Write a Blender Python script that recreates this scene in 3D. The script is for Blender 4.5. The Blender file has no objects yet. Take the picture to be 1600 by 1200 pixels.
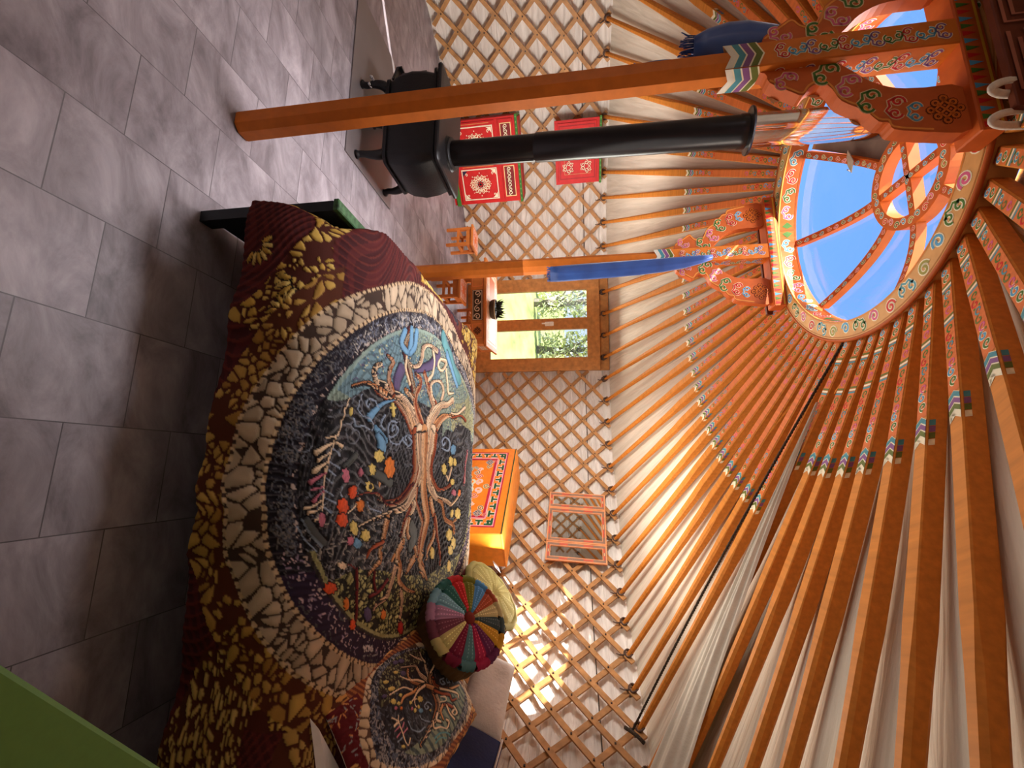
import bpy, math, random
import numpy as np
from mathutils import Vector, Matrix
random.seed(7)
rng = np.random.default_rng(5)
SC = bpy.context.scene
COL = SC.collection
PI = math.pi
R_ = math.radians

# ------------------------------------------------------------------ numbers of the place (metres)
CX, CY = -0.847, 2.021          # centre of the yurt
RW = 2.833                      # radius of the canvas wall
RK, HK = 0.675, 2.36            # crown ring outer radius, underside height
AX = 0.205                      # the yurt's own axis, clockwise from +Y
PHI0, DPH = -0.932, 0.08775     # first roof pole azimuth, step
def az(r, a, z=0.0):
    return Vector((CX + r*math.sin(a), CY + r*math.cos(a), z))

# ------------------------------------------------------------------ colours
def lin(c):
    c = c/255.0
    return c/12.92 if c <= 0.04045 else ((c+0.055)/1.055)**2.4
def rgb(r, g, b): return (lin(r), lin(g), lin(b))
ORANGE = rgb(204, 126, 50); ORANGE_D = rgb(178, 76, 24); CREAM = rgb(236, 222, 190)
BLUE = rgb(84, 150, 186); GREEN = rgb(74, 112, 46); PINK = rgb(206, 92, 128); RED = rgb(196, 38, 34)
OLIVE = rgb(104, 112, 50); PURPLE = rgb(132, 84, 132); TEAL = rgb(78, 140, 150); BLACK = rgb(26, 22, 24)
YELLOW = rgb(226, 170, 52); WHITE = rgb(238, 232, 220); DRED = rgb(150, 30, 40); NAVY = rgb(34, 44, 84)

# ------------------------------------------------------------------ materials
def new_mat(name):
    m = bpy.data.materials.new(name); m.use_nodes = True
    nt = m.node_tree; b = nt.nodes['Principled BSDF']
    return m, nt, b
def link(nt, a, ai, b, bi): nt.links.new(a.outputs[ai], b.inputs[bi])
def plain(name, col, rough=0.5, metal=0.0, noise=0.12, scale=14.0, bump=0.0, bscale=60.0, stretch=(1,1,1), spec=0.4):
    m, nt, b = new_mat(name)
    tc = nt.nodes.new('ShaderNodeTexCoord'); mp = nt.nodes.new('ShaderNodeMapping'); mp.inputs['Scale'].default_value = stretch
    link(nt, tc, 'Object', mp, 'Vector')
    n = nt.nodes.new('ShaderNodeTexNoise'); n.inputs['Scale'].default_value = scale; n.inputs['Detail'].default_value = 5
    link(nt, mp, 'Vector', n, 'Vector')
    r = nt.nodes.new('ShaderNodeValToRGB')
    r.color_ramp.elements[0].position = 0.25; r.color_ramp.elements[1].position = 0.75
    r.color_ramp.elements[0].color = tuple(max(0, c*(1-noise*1.6)) for c in col)+(1,)
    r.color_ramp.elements[1].color = tuple(min(1, c*(1+noise)) for c in col)+(1,)
    link(nt, n, 'Fac', r, 'Fac'); link(nt, r, 'Color', b, 'Base Color')
    b.inputs['Roughness'].default_value = rough; b.inputs['Metallic'].default_value = metal
    b.inputs['Specular IOR Level'].default_value = spec
    if bump:
        n2 = nt.nodes.new('ShaderNodeTexNoise'); n2.inputs['Scale'].default_value = bscale; n2.inputs['Detail'].default_value = 4
        link(nt, mp, 'Vector', n2, 'Vector')
        bp = nt.nodes.new('ShaderNodeBump'); bp.inputs['Strength'].default_value = bump; bp.inputs['Distance'].default_value = 0.01
        link(nt, n2, 'Fac', bp, 'Height'); link(nt, bp, 'Normal', b, 'Normal')
    return m
def painted(name, rough=0.45, bump=0.0, bscale=80.0, grain=0.12, spec=0.4, stretch=(1,1,1), gscale=22.0):
    """colour comes from the mesh's own paint attribute 'Col', broken up by noise"""
    m, nt, b = new_mat(name)
    at = nt.nodes.new('ShaderNodeAttribute'); at.attribute_name = 'Col'
    tc = nt.nodes.new('ShaderNodeTexCoord'); mp = nt.nodes.new('ShaderNodeMapping'); mp.inputs['Scale'].default_value = stretch
    link(nt, tc, 'Object', mp, 'Vector')
    n = nt.nodes.new('ShaderNodeTexNoise'); n.inputs['Scale'].default_value = gscale; n.inputs['Detail'].default_value = 5
    link(nt, mp, 'Vector', n, 'Vector')
    mr = nt.nodes.new('ShaderNodeMapRange'); mr.inputs[1].default_value = 0.25; mr.inputs[2].default_value = 0.75
    mr.inputs[3].default_value = 1-grain*1.5; mr.inputs[4].default_value = 1+grain
    link(nt, n, 'Fac', mr, 0)
    mx = nt.nodes.new('ShaderNodeVectorMath'); mx.operation = 'SCALE'
    link(nt, at, 'Color', mx, 0); link(nt, mr, 0, mx, 'Scale'); link(nt, mx, 0, b, 'Base Color')
    b.inputs['Roughness'].default_value = rough; b.inputs['Specular IOR Level'].default_value = spec
    if bump:
        n2 = nt.nodes.new('ShaderNodeTexNoise'); n2.inputs['Scale'].default_value = bscale; n2.inputs['Detail'].default_value = 4
        link(nt, mp, 'Vector', n2, 'Vector')
        bp = nt.nodes.new('ShaderNodeBump'); bp.inputs['Strength'].default_value = bump; bp.inputs['Distance'].default_value = 0.01
        link(nt, n2, 'Fac', bp, 'Height'); link(nt, bp, 'Normal', b, 'Normal')
    return m
def glass(name, tint=(1,1,1), gloss=0.06):
    m, nt, b = new_mat(name); nt.nodes.remove(b)
    t = nt.nodes.new('ShaderNodeBsdfTransparent'); t.inputs[0].default_value = tint+(1,)
    g = nt.nodes.new('ShaderNodeBsdfGlossy'); g.inputs['Roughness'].default_value = 0.03
    mix = nt.nodes.new('ShaderNodeMixShader'); mix.inputs[0].default_value = gloss
    link(nt, t, 0, mix, 1); link(nt, g, 0, mix, 2); link(nt, mix, 0, nt.nodes['Material Output'], 0)
    return m

M = {}
M['paint'] = painted('painted_wood', 0.52, grain=0.10, spec=0.2)
M['pole'] = painted('painted_pole', 0.58, grain=0.14, spec=0.14, stretch=(0.6,6,6), gscale=9)
M['slat'] = painted('bare_wood', 0.6, grain=0.22, bump=0.15, bscale=30)
M['fabric'] = painted('printed_fabric', 0.8, bump=0.10, bscale=420, grain=0.06, spec=0.2)
M['iron'] = plain('cast_iron', rgb(30,28,30), 0.42, 0.3, 0.15, 30, 0.12, 140)
M['pipe'] = plain('black_enamel', rgb(34,30,30), 0.28, 0.4, 0.1, 20)
M['chrome'] = plain('polished_steel', rgb(215,215,220), 0.06, 1.0, 0.03, 8)
M['plate'] = plain('grey_metal', rgb(122,112,112), 0.38, 0.25, 0.06, 6)
M['dark_bed'] = plain('dark_stain', rgb(22,28,34), 0.55, 0, 0.2, 20)
M['hair'] = plain('hair_rope', rgb(96,74,62), 0.9, 0, 0.4, 120, 0.4, 200)
M['rope'] = plain('dark_rope', rgb(70,58,46), 0.9, 0, 0.6, 180, 0.5, 260)
M['tie'] = plain('cotton_tape', rgb(222,212,196), 0.9, 0, 0.1, 60, 0.2, 150)
M['cotton'] = plain('white_cotton', rgb(226,222,222), 0.9, 0, 0.06, 12, 0.25, 60)
M['green'] = plain('green_paint', rgb(86,128,52), 0.6, 0, 0.05, 80)
M['navy'] = plain('navy_cloth', rgb(26,46,104), 0.8, 0, 0.1, 20, 0.2, 80)
M['glass'] = glass('clear_glass')
M['dome'] = glass('dome_glass', (0.97,0.98,1.0), 0.04)
M['leaf'] = painted('leaf_green', 0.6, grain=0.3)
m, nt, b = new_mat('mirror'); b.inputs['Metallic'].default_value = 1; b.inputs['Base Color'].default_value = (0.8,0.82,0.8,1); b.inputs['Roughness'].default_value = 0.02
M['mirror'] = m
# silk scarf
m, nt, b = new_mat('blue_silk')
tc = nt.nodes.new('ShaderNodeTexCoord'); n = nt.nodes.new('ShaderNodeTexNoise'); n.inputs['Scale'].default_value = 9
link(nt, tc, 'Object', n, 'Vector'); r = nt.nodes.new('ShaderNodeValToRGB')
r.color_ramp.elements[0].color = rgb(20,42,96)+(1,); r.color_ramp.elements[1].color = rgb(48,92,170)+(1,)
link(nt, n, 'Fac', r, 'Fac'); link(nt, r, 'Color', b, 'Base Color'); b.inputs['Roughness'].default_value = 0.38
b.inputs['Sheen Weight'].default_value = 0.3
M['silk'] = m

def canvas_mat(name, c0, c1, scale, rough=0.85, strength=0.6):
    m, nt, b = new_mat(name)
    tc = nt.nodes.new('ShaderNodeTexCoord'); mp = nt.nodes.new('ShaderNodeMapping'); mp.inputs['Scale'].default_value = scale
    link(nt, tc, 'UV', mp, 'Vector')
    n = nt.nodes.new('ShaderNodeTexNoise'); n.inputs['Scale'].default_value = 1.0; n.inputs['Detail'].default_value = 6; n.inputs['Distortion'].default_value = 0.6
    link(nt, mp, 'Vector', n, 'Vector')
    r = nt.nodes.new('ShaderNodeValToRGB'); r.color_ramp.elements[0].position = 0.3; r.color_ramp.elements[1].position = 0.7
    r.color_ramp.elements[0].color = c0+(1,); r.color_ramp.elements[1].color = c1+(1,)
    link(nt, n, 'Fac', r, 'Fac'); link(nt, r, 'Color', b, 'Base Color')
    bp = nt.nodes.new('ShaderNodeBump'); bp.inputs['Strength'].default_value = strength; bp.inputs['Distance'].default_value = 0.03
    link(nt, n, 'Fac', bp, 'Height'); link(nt, bp, 'Normal', b, 'Normal')
    b.inputs['Roughness'].default_value = rough; b.inputs['Specular IOR Level'].default_value = 0.1
    return m
M['wall'] = canvas_mat('wall_canvas', rgb(208,196,184), rgb(238,230,220), (6, 34, 1), strength=0.8)
M['roof'] = canvas_mat('roof_canvas', rgb(210,196,174), rgb(228,216,196), (26, 3, 1), strength=0.35)

# vinyl floor
m, nt, b = new_mat('vinyl_tiles')
tc = nt.nodes.new('ShaderNodeTexCoord'); mp = nt.nodes.new('ShaderNodeMapping')
mp.inputs['Rotation'].default_value = (0, 0, R_(-79.0)); mp.inputs['Location'].default_value = (-0.704+0.276*8, -0.874+0.262*12+0.0, 0)
link(nt, tc, 'Object', mp, 'Vector')
br = nt.nodes.new('ShaderNodeTexBrick'); br.offset = 0.5
br.inputs['Scale'].default_value = 1.0; br.inputs['Brick Width'].default_value = 0.276; br.inputs['Row Height'].default_value = 0.262
br.inputs['Mortar Size'].default_value = 0.0016; br.inputs['Mortar Smooth'].default_value = 0.2; br.inputs['Bias'].default_value = 0.0
br.inputs['Color1'].default_value = (0.88,0.88,0.88,1); br.inputs['Color2'].default_value = (1.08,1.08,1.08,1); br.inputs['Mortar'].default_value = (0.42,0.42,0.42,1)
link(nt, mp, 'Vector', br, 'Vector')
n1 = nt.nodes.new('ShaderNodeTexNoise'); n1.inputs['Scale'].default_value = 5.5; n1.inputs['Detail'].default_value = 9; n1.inputs['Roughness'].default_value = 0.66; n1.inputs['Distortion'].default_value = 0.5
mp2 = nt.nodes.new('ShaderNodeMapping'); mp2.inputs['Rotation'].default_value = (0,0,R_(-50)); mp2.inputs['Scale'].default_value = (0.75,1.5,1)
link(nt, tc, 'Object', mp2, 'Vector'); 
# shift the stone print from tile to tile
va = nt.nodes.new('ShaderNodeVectorMath'); va.operation = 'MULTIPLY_ADD'; va.inputs[1].default_value = (9,7,5)
link(nt, br, 'Color', va, 0); link(nt, mp2, 'Vector', va, 2); link(nt, va, 0, n1, 'Vector')
rr = nt.nodes.new('ShaderNodeValToRGB'); rr.color_ramp.elements[0].position = 0.32; rr.color_ramp.elements[1].position = 0.70
rr.color_ramp.elements[0].color = rgb(112,102,106)+(1,); rr.color_ramp.elements[1].color = rgb(180,169,174)+(1,)
e = rr.color_ramp.elements.new(0.5); e.color = rgb(148,137,142)+(1,)
link(nt, n1, 'Fac', rr, 'Fac')
mm = nt.nodes.new('ShaderNodeMix'); mm.data_type = 'RGBA'; mm.blend_type = 'MULTIPLY'; mm.inputs[0].default_value = 1.0
nt.links.new(rr.outputs['Color'], mm.inputs[6]); nt.links.new(br.outputs['Color'], mm.inputs[7]); nt.links.new(mm.outputs[2], b.inputs['Base Color'])
b.inputs['Roughness'].default_value = 0.42; b.inputs['Specular IOR Level'].default_value = 0.35
M['floor'] = m

# ------------------------------------------------------------------ mesh builder with paint
class MB:
    def __init__(s): s.v = []; s.f = []; s.c = []; s.col = (0.5,0.5,0.5); s.M = None
    def add(s, vs, fs):
        o = len(s.v)
        if s.M is not None: vs = [s.M @ Vector(p) for p in vs]
        s.v.extend([tuple(p) for p in vs]); s.c.extend([s.col]*len(vs))
        s.f.extend([tuple(i+o for i in f) for f in fs])
    def box(s, c, d, rot=None, bev=0.0):
        x, y, z = d[0]/2, d[1]/2, d[2]/2
        if bev <= 0: lv = [(-z, x, y), (z, x, y)]
        else:
            b_ = min(bev, x*.8, y*.8, z*.8); lv = [(-z, x-b_, y-b_), (-z+b_, x, y), (z-b_, x, y), (z, x-b_, y-b_)]
        vs = []; fs = []
        for (zz, xx, yy) in lv: vs += [(-xx,-yy,zz),(xx,-yy,zz),(xx,yy,zz),(-xx,yy,zz)]
        n = len(lv)
        for L in range(n-1):
            for k in range(4): fs.append((4*L+k, 4*L+(k+1)%4, 4*L+4+(k+1)%4, 4*L+4+k))
        fs += [(3,2,1,0), tuple(4*(n-1)+k for k in range(4))]
        T = Matrix.Translation(Vector(c))
        if rot is not None: T = T @ rot.to_4x4()
        s.add([T @ Vector(p) for p in vs], fs)
    def tube(s, pts, rad, n=8, cap=True, flat=None):
        P = [Vector(p) for p in pts]; m = len(P); vs = []; fs = []
        rs = rad if isinstance(rad, (list, tuple)) else [rad]*m
        up = None
        for i in range(m):
            t = (P[min(i+1,m-1)] - P[max(i-1,0)]).normalized()
            if up is None:
                up = Vector((0,0,1)) if abs(t.z) < 0.9 else Vector((1,0,0))
            a = t.cross(up); a = a.normalized() if a.length > 1e-6 else Vector((1,0,0)); up2 = a.cross(t).normalized(); up = up2
            for k in range(n):
                q = 2*PI*k/n
                vs.append(P[i] + a*math.cos(q)*rs[i] + up2*math.sin(q)*rs[i]*(flat or 1))
        for i in range(m-1):
            for k in range(n): fs.append((i*n+k, i*n+(k+1)%n, (i+1)*n+(k+1)%n, (i+1)*n+k))
        if cap: fs.append(tuple(range(n-1,-1,-1))); fs.append(tuple((m-1)*n+k for k in range(n)))
        s.add(vs, fs)
    def lathe(s, prof, n=24, M=None, sy=1.0):
        vs = []; fs = []; m = len(prof)
        for (r, z) in prof:
            for k in range(n): q = 2*PI*k/n; vs.append(Vector((r*math.cos(q), r*math.sin(q)*sy, z)))
        for i in range(m-1):
            for k in range(n): fs.append((i*n+k, i*n+(k+1)%n, (i+1)*n+(k+1)%n, (i+1)*n+k))
        fs.append(tuple(range(n-1,-1,-1))); fs.append(tuple((m-1)*n+k for k in range(n)))
        if M is not None: vs = [M @ p for p in vs]
        s.add(vs, fs)
    def prism(s, poly, th, M=None):
        """poly in local xy, thickness along local z from -th/2 to th/2"""
        n = len(poly); vs = [Vector((x,y,-th/2)) for x,y in poly] + [Vector((x,y,th/2)) for x,y in poly]
        fs = [tuple(range(n-1,-1,-1)), tuple(range(n,2*n))] + [(k,(k+1)%n,n+(k+1)%n,n+k) for k in range(n)]
        if M is not None: vs = [M @ p for p in vs]
        s.add(vs, fs)
    def grid(s, fn, nu, nv, cyc=False):
        vs = [fn(i/(nu-1) if not cyc else i/nu, j/(nv-1)) for i in range(nu) for j in range(nv)]; fs = []
        for i in range(nu if cyc else nu-1):
            for j in range(nv-1):
                a = i*nv+j; b_ = ((i+1)%nu)*nv+j; fs.append((a, b_, b_+1, a+1))
        s.add(vs, fs)
    # ---- paint on a surface S(u, v, h)
    def ribbon(s, S, pts, w, h=0.0008, closed=False):
        n = len(pts); vs = []; fs = []
        for i in range(n):
            if closed: a, b_ = pts[(i-1)%n], pts[(i+1)%n]
            else: a, b_ = pts[max(i-1,0)], pts[min(i+1,n-1)]
            dx, dy = b_[0]-a[0], b_[1]-a[1]; L = math.hypot(dx,dy) or 1
            ww = (w[i] if isinstance(w,(list,tuple)) else w)/2
            nx, ny = -dy/L*ww, dx/L*ww
            vs += [S(pts[i][0]+nx, pts[i][1]+ny, h), S(pts[i][0]-nx, pts[i][1]-ny, h)]
        for i in range(n if closed else n-1):
            j = (i+1)%n; fs.append((2*i+1, 2*j+1, 2*j, 2*i))
        s.add(vs, fs)
    def patch(s, S, pts, h=0.0008):
        s.add([S(p[0],p[1],h) for p in pts], [tuple(range(len(pts)))])
    def disc(s, S, cx, cy, r, h=0.0012, n=10): s.patch(S, [(cx+r*math.cos(2*PI*k/n), cy+r*math.sin(2*PI*k/n)) for k in range(n)], h)
    def rect(s, S, x0, y0, x1, y1, h=0.0006): s.patch(S, [(x0,y0),(x1,y0),(x1,y1),(x0,y1)], h)
    def frame(s, S, x0, y0, x1, y1, w, h=0.0008):
        s.rect(S,x0,y0,x1,y0+w,h); s.rect(S,x0,y1-w,x1,y1,h); s.rect(S,x0,y0+w,x0+w,y1-w,h); s.rect(S,x1-w,y0+w,x1,y1-w,h)
    def curl(s, S, cx, cy, r, ang, flip, col, w=None, line=CREAM, turns=1.25):
        w = w or r*0.42; n = int(12*turns)+4
        pts = []
        for i in range(n):
            t = i/(n-1); q = ang + flip*2*PI*turns*t; rr = r*(1.0-0.78*t)
            pts.append((cx+rr*math.cos(q), cy+rr*math.sin(q)))
        s.col = line; s.ribbon(S, pts, w*1.6, 0.0008); s.col = col; s.ribbon(S, pts, w*0.85, 0.0014)
    def cloud(s, S, cx, cy, r, ang, col, line=CREAM):
        """a cloud scroll: two curls and a lobe"""
        ca, sa = math.cos(ang), math.sin(ang)
        p = lambda x,y: (cx+x*ca-y*sa, cy+x*sa+y*ca)
        a = p(-r*0.62,0); b_ = p(r*0.62,0)
        s.curl(S, a[0], a[1], r*0.58, ang+PI*0.5, 1, col, line=line, turns=1.1)
        s.curl(S, b_[0], b_[1], r*0.58, ang+PI*0.5, -1, col, line=line, turns=1.1)
        pts = [p(-r*0.95,-r*0.25), p(-r*0.5,-r*0.75), p(0,-r*0.55), p(r*0.5,-r*0.75), p(r*0.95,-r*0.25)]
        s.col = line; s.ribbon(S, pts, r*0.42, 0.0008); s.col = col; s.ribbon(S, pts, r*0.22, 0.0014)
    def knot(s, S, cx, cy, r, col, line, w=None):
        """endless knot: crossing diagonals closed by loops"""
        w = w or r*0.15; q = r*0.62
        for h, c, k in ((0.0009, line, 1.8), (0.0015, col, 0.9)):
            s.col = c
            for d in (-0.42, 0.0, 0.42):
                for sg in (1, -1):
                    ox, oy = cx+d*r*0.7, cy-sg*d*r*0.7
                    s.ribbon(S, [(ox-q*0.7, oy-sg*q*0.7), (ox+q*0.7, oy+sg*q*0.7)], w*k, h)
            for (ex, ey) in ((1,0),(-1,0),(0,1),(0,-1),(.6,.6),(-.6,.6),(.6,-.6),(-.6,-.6)):
                pts = [(cx+ex*r*0.8+0.17*r*math.cos(t), cy+ey*r*0.8+0.17*r*math.sin(t)) for t in np.linspace(0,2*PI,10)]
                s.ribbon(S, pts, w*k, h)
    def build(s, name, mat, parent=None, smooth=False, origin=None):
        me = bpy.data.meshes.new(name)
        vs = s.v
        if origin is not None:
            o = Vector(origin); vs = [tuple(Vector(p)-o) for p in vs]
        me.from_pydata(vs, [], s.f)
        at = me.color_attributes.new('Col', 'FLOAT_COLOR', 'POINT')
        arr = np.ones((len(s.c),4), np.float32)
        if s.c: arr[:,:3] = np.array(s.c, np.float32)
        at.data.foreach_set('color', arr.ravel())
        me.materials.append(mat)
        if smooth is True: me.polygons.foreach_set('use_smooth', [True]*len(me.polygons))
        me.update()
        if smooth == 'auto':
            me.polygons.foreach_set('use_smooth', [True]*len(me.polygons)); me.set_sharp_from_angle(angle=R_(40))
        o = bpy.data.objects.new(name, me); COL.objects.link(o)
        if origin is not None: o.location = origin
        if parent is not None: o.parent = parent
        return o

def tag(o, label=None, cat=None, group=None, kind=None):
    if label: o['label'] = label
    if cat: o['category'] = cat
    if group: o['group'] = group
    if kind: o['kind'] = kind
    return o
def thing(name, label, cat, loc=(0,0,0), rz=0.0, group=None, rot=None):
    o = bpy.data.objects.new(name, None); COL.objects.link(o); o.location = loc
    o.rotation_euler = rot if rot is not None else (0,0,rz); o.empty_display_size = 0.1
    return tag(o, label, cat, group)
def struct(o): o['kind'] = 'structure'; return o
def dup(root, loc=None, rot=None, label=None):
    r = root.copy(); COL.objects.link(r)
    if loc is not None: r.location = loc
    if rot is not None: r.rotation_euler = rot
    if label: r['label'] = label
    for ch in list(root.children):
        c = ch.copy(); COL.objects.link(c); c.parent = r
        for g in list(ch.children):
            d = g.copy(); COL.objects.link(d); d.parent = c
    return r
def plane_S(o, ex, ey):
    o = Vector(o); ex = Vector(ex).normalized(); ey = Vector(ey).normalized(); n = ex.cross(ey)
    return lambda u, v, h: o + ex*u + ey*v + n*h
def rotx(a): return Matrix.Rotation(a, 3, 'X')
def roty(a): return Matrix.Rotation(a, 3, 'Y')
def rotz(a): return Matrix.Rotation(a, 3, 'Z')
def smoothpts(pts, k=6):
    """Catmull-Rom through 2-D / 3-D points"""
    P = [np.array(p, float) for p in pts]; P = [2*P[0]-P[1]] + P + [2*P[-1]-P[-2]]; out = []
    for i in range(1, len(P)-2):
        for j in range(k):
            t = j/k; a, b_, c, d = P[i-1], P[i], P[i+1], P[i+2]
            out.append(0.5*((2*b_)+(c-a)*t+(2*a-5*b_+4*c-d)*t*t+(3*b_-a-3*c+d)*t**3))
    out.append(P[-2]); return [tuple(q) for q in out]
# ================================================================== SETTING
def uv_grid(name, fn, nu, nv, mat, flip=False, smooth=True):
    """fn(i,j in 0..1) -> (point, (u,v)); one sheet with UVs"""
    vs = []; uvs = []
    for i in range(nu):
        for j in range(nv):
            p, uv = fn(i/(nu-1), j/(nv-1)); vs.append(tuple(p)); uvs.append(uv)
    fs = []
    for i in range(nu-1):
        for j in range(nv-1):
            a = i*nv+j; f = (a, a+nv, a+nv+1, a+1); fs.append(f[::-1] if flip else f)
    me = bpy.data.meshes.new(name); me.from_pydata(vs, [], fs)
    ul = me.uv_layers.new(name='UVMap'); li = np.zeros(len(me.loops), np.int32); me.loops.foreach_get('vertex_index', li)
    ul.data.foreach_set('uv', np.array(uvs, np.float32)[li].ravel())
    if smooth: me.polygons.foreach_set('use_smooth', [True]*len(me.polygons))
    me.materials.append(mat); me.update()
    o = bpy.data.objects.new(name, me); COL.objects.link(o); return o

# floor disc
fb = MB(); fb.add([az(RW+0.06, 2*PI*k/96, 0) for k in range(96)], [tuple(range(95,-1,-1))]); struct(fb.build('floor', M['floor']))
# ground outside
M['grass'] = plain('grass', rgb(196,206,120), 0.9, 0, 0.35, 2.2, stretch=(1.0,0.25,1))
gb = MB(); gb.add([(-40,3.0,-0.25),(40,3.0,-0.25),(40,60,-0.25),(-40,60,-0.25)], [(0,1,2,3)]); struct(gb.build('ground', M['grass']))

SUN_AZ = np.array([math.cos(R_(21.5)), math.sin(R_(21.5))]); SUN_EL = R_(28.6)
# the door-side gap in the canvas that throws the streak of sun on the floor
p0 = np.array([-2.101, 2.804]) - np.array([CX, CY]); dd = -SUN_AZ; dd = dd/np.linalg.norm(dd)
bq = p0@dd; tq = -bq + math.sqrt(bq*bq-(p0@p0-RW*RW)); hit = p0+dd*tq; GAP = math.atan2(hit[0], hit[1])
WA0, WA1 = R_(-6.3), R_(14.4)   # the window's span
def ww(a, z): return 0.012*math.sin(7*a+9*z)*math.sin(23*a-4*z) + 0.008*math.sin(61*a+31*z)
def wall_seg(a0, a1, n, z0=0.0, z1=1.60):
    return lambda i, j: (lambda a, z: (az(RW+ww(a,z)*min(1,4*i,4*(1-i))*min(1,3*(1-j)), a, z), (a*2.2, z)))(a0+(a1-a0)*i, z0+(z1-z0)*j)
struct(uv_grid('wall_left', wall_seg(GAP+0.0075, WA0, 0), 120, 30, M['wall']))
struct(uv_grid('wall_right', wall_seg(WA1, R_(178), 0), 160, 30, M['wall']))
struct(uv_grid('wall_front', wall_seg(R_(178), 2*PI+GAP-0.0075, 0), 90, 30, M['wall']))
gm_ = MB(); gm_.col = rgb(200,188,172); gm_.box(az(RW+.004, GAP, 1.455),(.08,.012,.29), rotz(-GAP)); struct(gm_.build('streak_stop_1', M['tie']))  # unseen strip added over the gap to cut the sun streak short
# roof canvas (cone), sagging between the poles
ZE, ZR = 1.525, 2.440
def roof_fn(i, j):
    a = i*2*PI; t = j
    r = RW+0.03+(RK-0.02-RW-0.03)*t
    k = (a-PHI0)/DPH
    sag = 0.020*(1-math.cos(2*PI*k))*0.5*(1-t)**0.6*t*1.6 + 0.006*math.sin(13*a+6*t)
    z = ZE+(ZR-ZE)*t + 0.03 - sag*0.9
    return az(r, a, z), (a*3.0, t*2.4)
struct(uv_grid('ceiling', roof_fn, 72*6+1, 26, M['roof'], flip=True))

# ------------------------------------------------------------------ window
wc = (WA0+WA1)/2; chord = 2*2.775*math.sin((WA1-WA0)/2); rc = 2.775*math.cos((WA1-WA0)/2)
win = thing('window_1', None, None, az(rc, wc, 0), -wc); struct(win)
del_l = chord/2
def wd(shade=1.0): return tuple(c*shade for c in rgb(186,126,64))
mb = MB(); mb.col = wd()
Wz0, Wz1 = 0.06, 1.475
mb.box((-del_l+.02, 0.03, (Wz0+Wz1)/2), (.08,.12,Wz1-Wz0)); mb.box((del_l-.02, .03, (Wz0+Wz1)/2), (.08,.12,Wz1-Wz0))
mb.box((0,.02,Wz1-.03), (chord-.12,.10,.06)); mb.box((0,.02,Wz0+.05), (chord-.12,.10,.10)); mb.box((0,.03,0.03),(chord,.08,.06))
mb.box((0,.05,1.525),(chord+.04,.05,.10))
struct(mb.build('window_frame', M['slat'], win))
for sx in (-1, 1):
    iw = (chord-.12)/2; cxm = sx*iw/2
    mb = MB(); mb.col = wd(1.05); z0, z1 = Wz0+.10, Wz1-.06; st = .062
    mb.box((cxm-iw/2+st/2, -.005, (z0+z1)/2), (st,.05,z1-z0)); mb.box((cxm+iw/2-st/2, -.005, (z0+z1)/2), (st,.05,z1-z0))
    mb.box((cxm,-.005,z1-st*.6),(iw-2*st,.05,st*1.2)); mb.box((cxm,-.005,z0+.05),(iw-2*st,.05,.10))
    sash = mb.build('window_sash', M['slat'], win)
    mb = MB(); mb.box((cxm,.0,(z0+z1)/2),(iw-2*st+.01,.006,z1-z0-.12)); mb.build('pane', M['glass'], sash)
mb = MB(); mb.col = WHITE; mb.box((0,-.038,.93),(.045,.02,.10),bev=.006); mb.tube([(0.0,-.05,.93),(0,-.075,.93),(.0,-.075,.85)],.008,8)
hd = mb.build('window_handle', M['paint'], win); hd['label'] = 'white window handle'

# ------------------------------------------------------------------ lattice walls (khana)
ANG = {1: R_(40.0), -1: R_(47.5)}; TAN = math.tan(R_(43.0)); ZC = 1.50
def slat(azc, sgn, r, lo, hi, z0=0.03, z1=1.545, w=0.034):
    """a batten through azimuth azc at z=ZC, clipped to [lo, hi]"""
    n = 20; ring = []
    TAN = math.tan(ANG[sgn]); f = lambda z: azc + sgn*(z-ZC)/(TAN*r)
    zs = [z for z in np.linspace(z0, z1, 61) if lo <= f(z) <= hi]
    if len(zs) < 8: return None
    za, zb = zs[0], zs[-1]
    mb = MB(); k = 0.9+0.2*rng.random(); base = rgb(172,122,70); mb.col = tuple(c*k for c in base)
    vs = []; fs = []; m = 14
    dz, da = math.sin(ANG[sgn]), math.cos(ANG[sgn])
    wob = rng.random()*6
    for i in range(m):
        z = za+(zb-za)*i/(m-1); a = f(z)
        for (pw, pr) in ((-1,-1),(1,-1),(1,1),(-1,1)):
            # offset across the batten within the cylinder surface
            ox = -sgn*dz*pw*w/2*1.0; oz = da*pw*w/2
            vs.append(az(r+pr*0.0055+0.002*math.sin(z*5+wob), a+ox/r, z+oz))
    for i in range(m-1):
        for q in range(4): fs.append((4*i+q, 4*i+(q+1)%4, 4*i+4+(q+1)%4, 4*i+4+q))
    fs += [(3,2,1,0), tuple(4*(m-1)+q for q in range(4))]
    mb.add(vs, fs)
    if sgn > 0:   # rawhide knots at the crossings
        mb.col = rgb(58,38,26); z = ZC
        step = DPH*r/(1/math.tan(ANG[1])+1/math.tan(ANG[-1]))
        zz = ZC
        while zz > za:
            if za+0.02 < zz < zb-0.02: mb.box(az(r-0.0075, f(zz), zz), (0.010,0.010,0.010), rotz(-f(zz)))
            zz -= step*1.0
    return mb
def lattice(name, label, lo, hi, i0, i1):
    t = thing(name, label, 'lattice wall', az(2.775, (max(lo,-1.3)+min(hi,1.9))/2, 0), 0)
    inv = Matrix.Translation(-Vector(t.location))
    for sgn, r in ((1, 2.763), (-1, 2.779)):
        for i in range(i0, i1):
            mb = slat(PHI0+DPH*i, sgn, r, lo, hi)
            if mb is None: continue
            mb.v = [tuple(inv @ Vector(p)) for p in mb.v]
            mb.build('slat', M['slat'], t)
    return t
lattice('lattice_wall', 'diagonal wooden lattice wall left of the window, behind stove and red cabinets', R_(-79), WA0-0.004, -12, 32)
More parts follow.
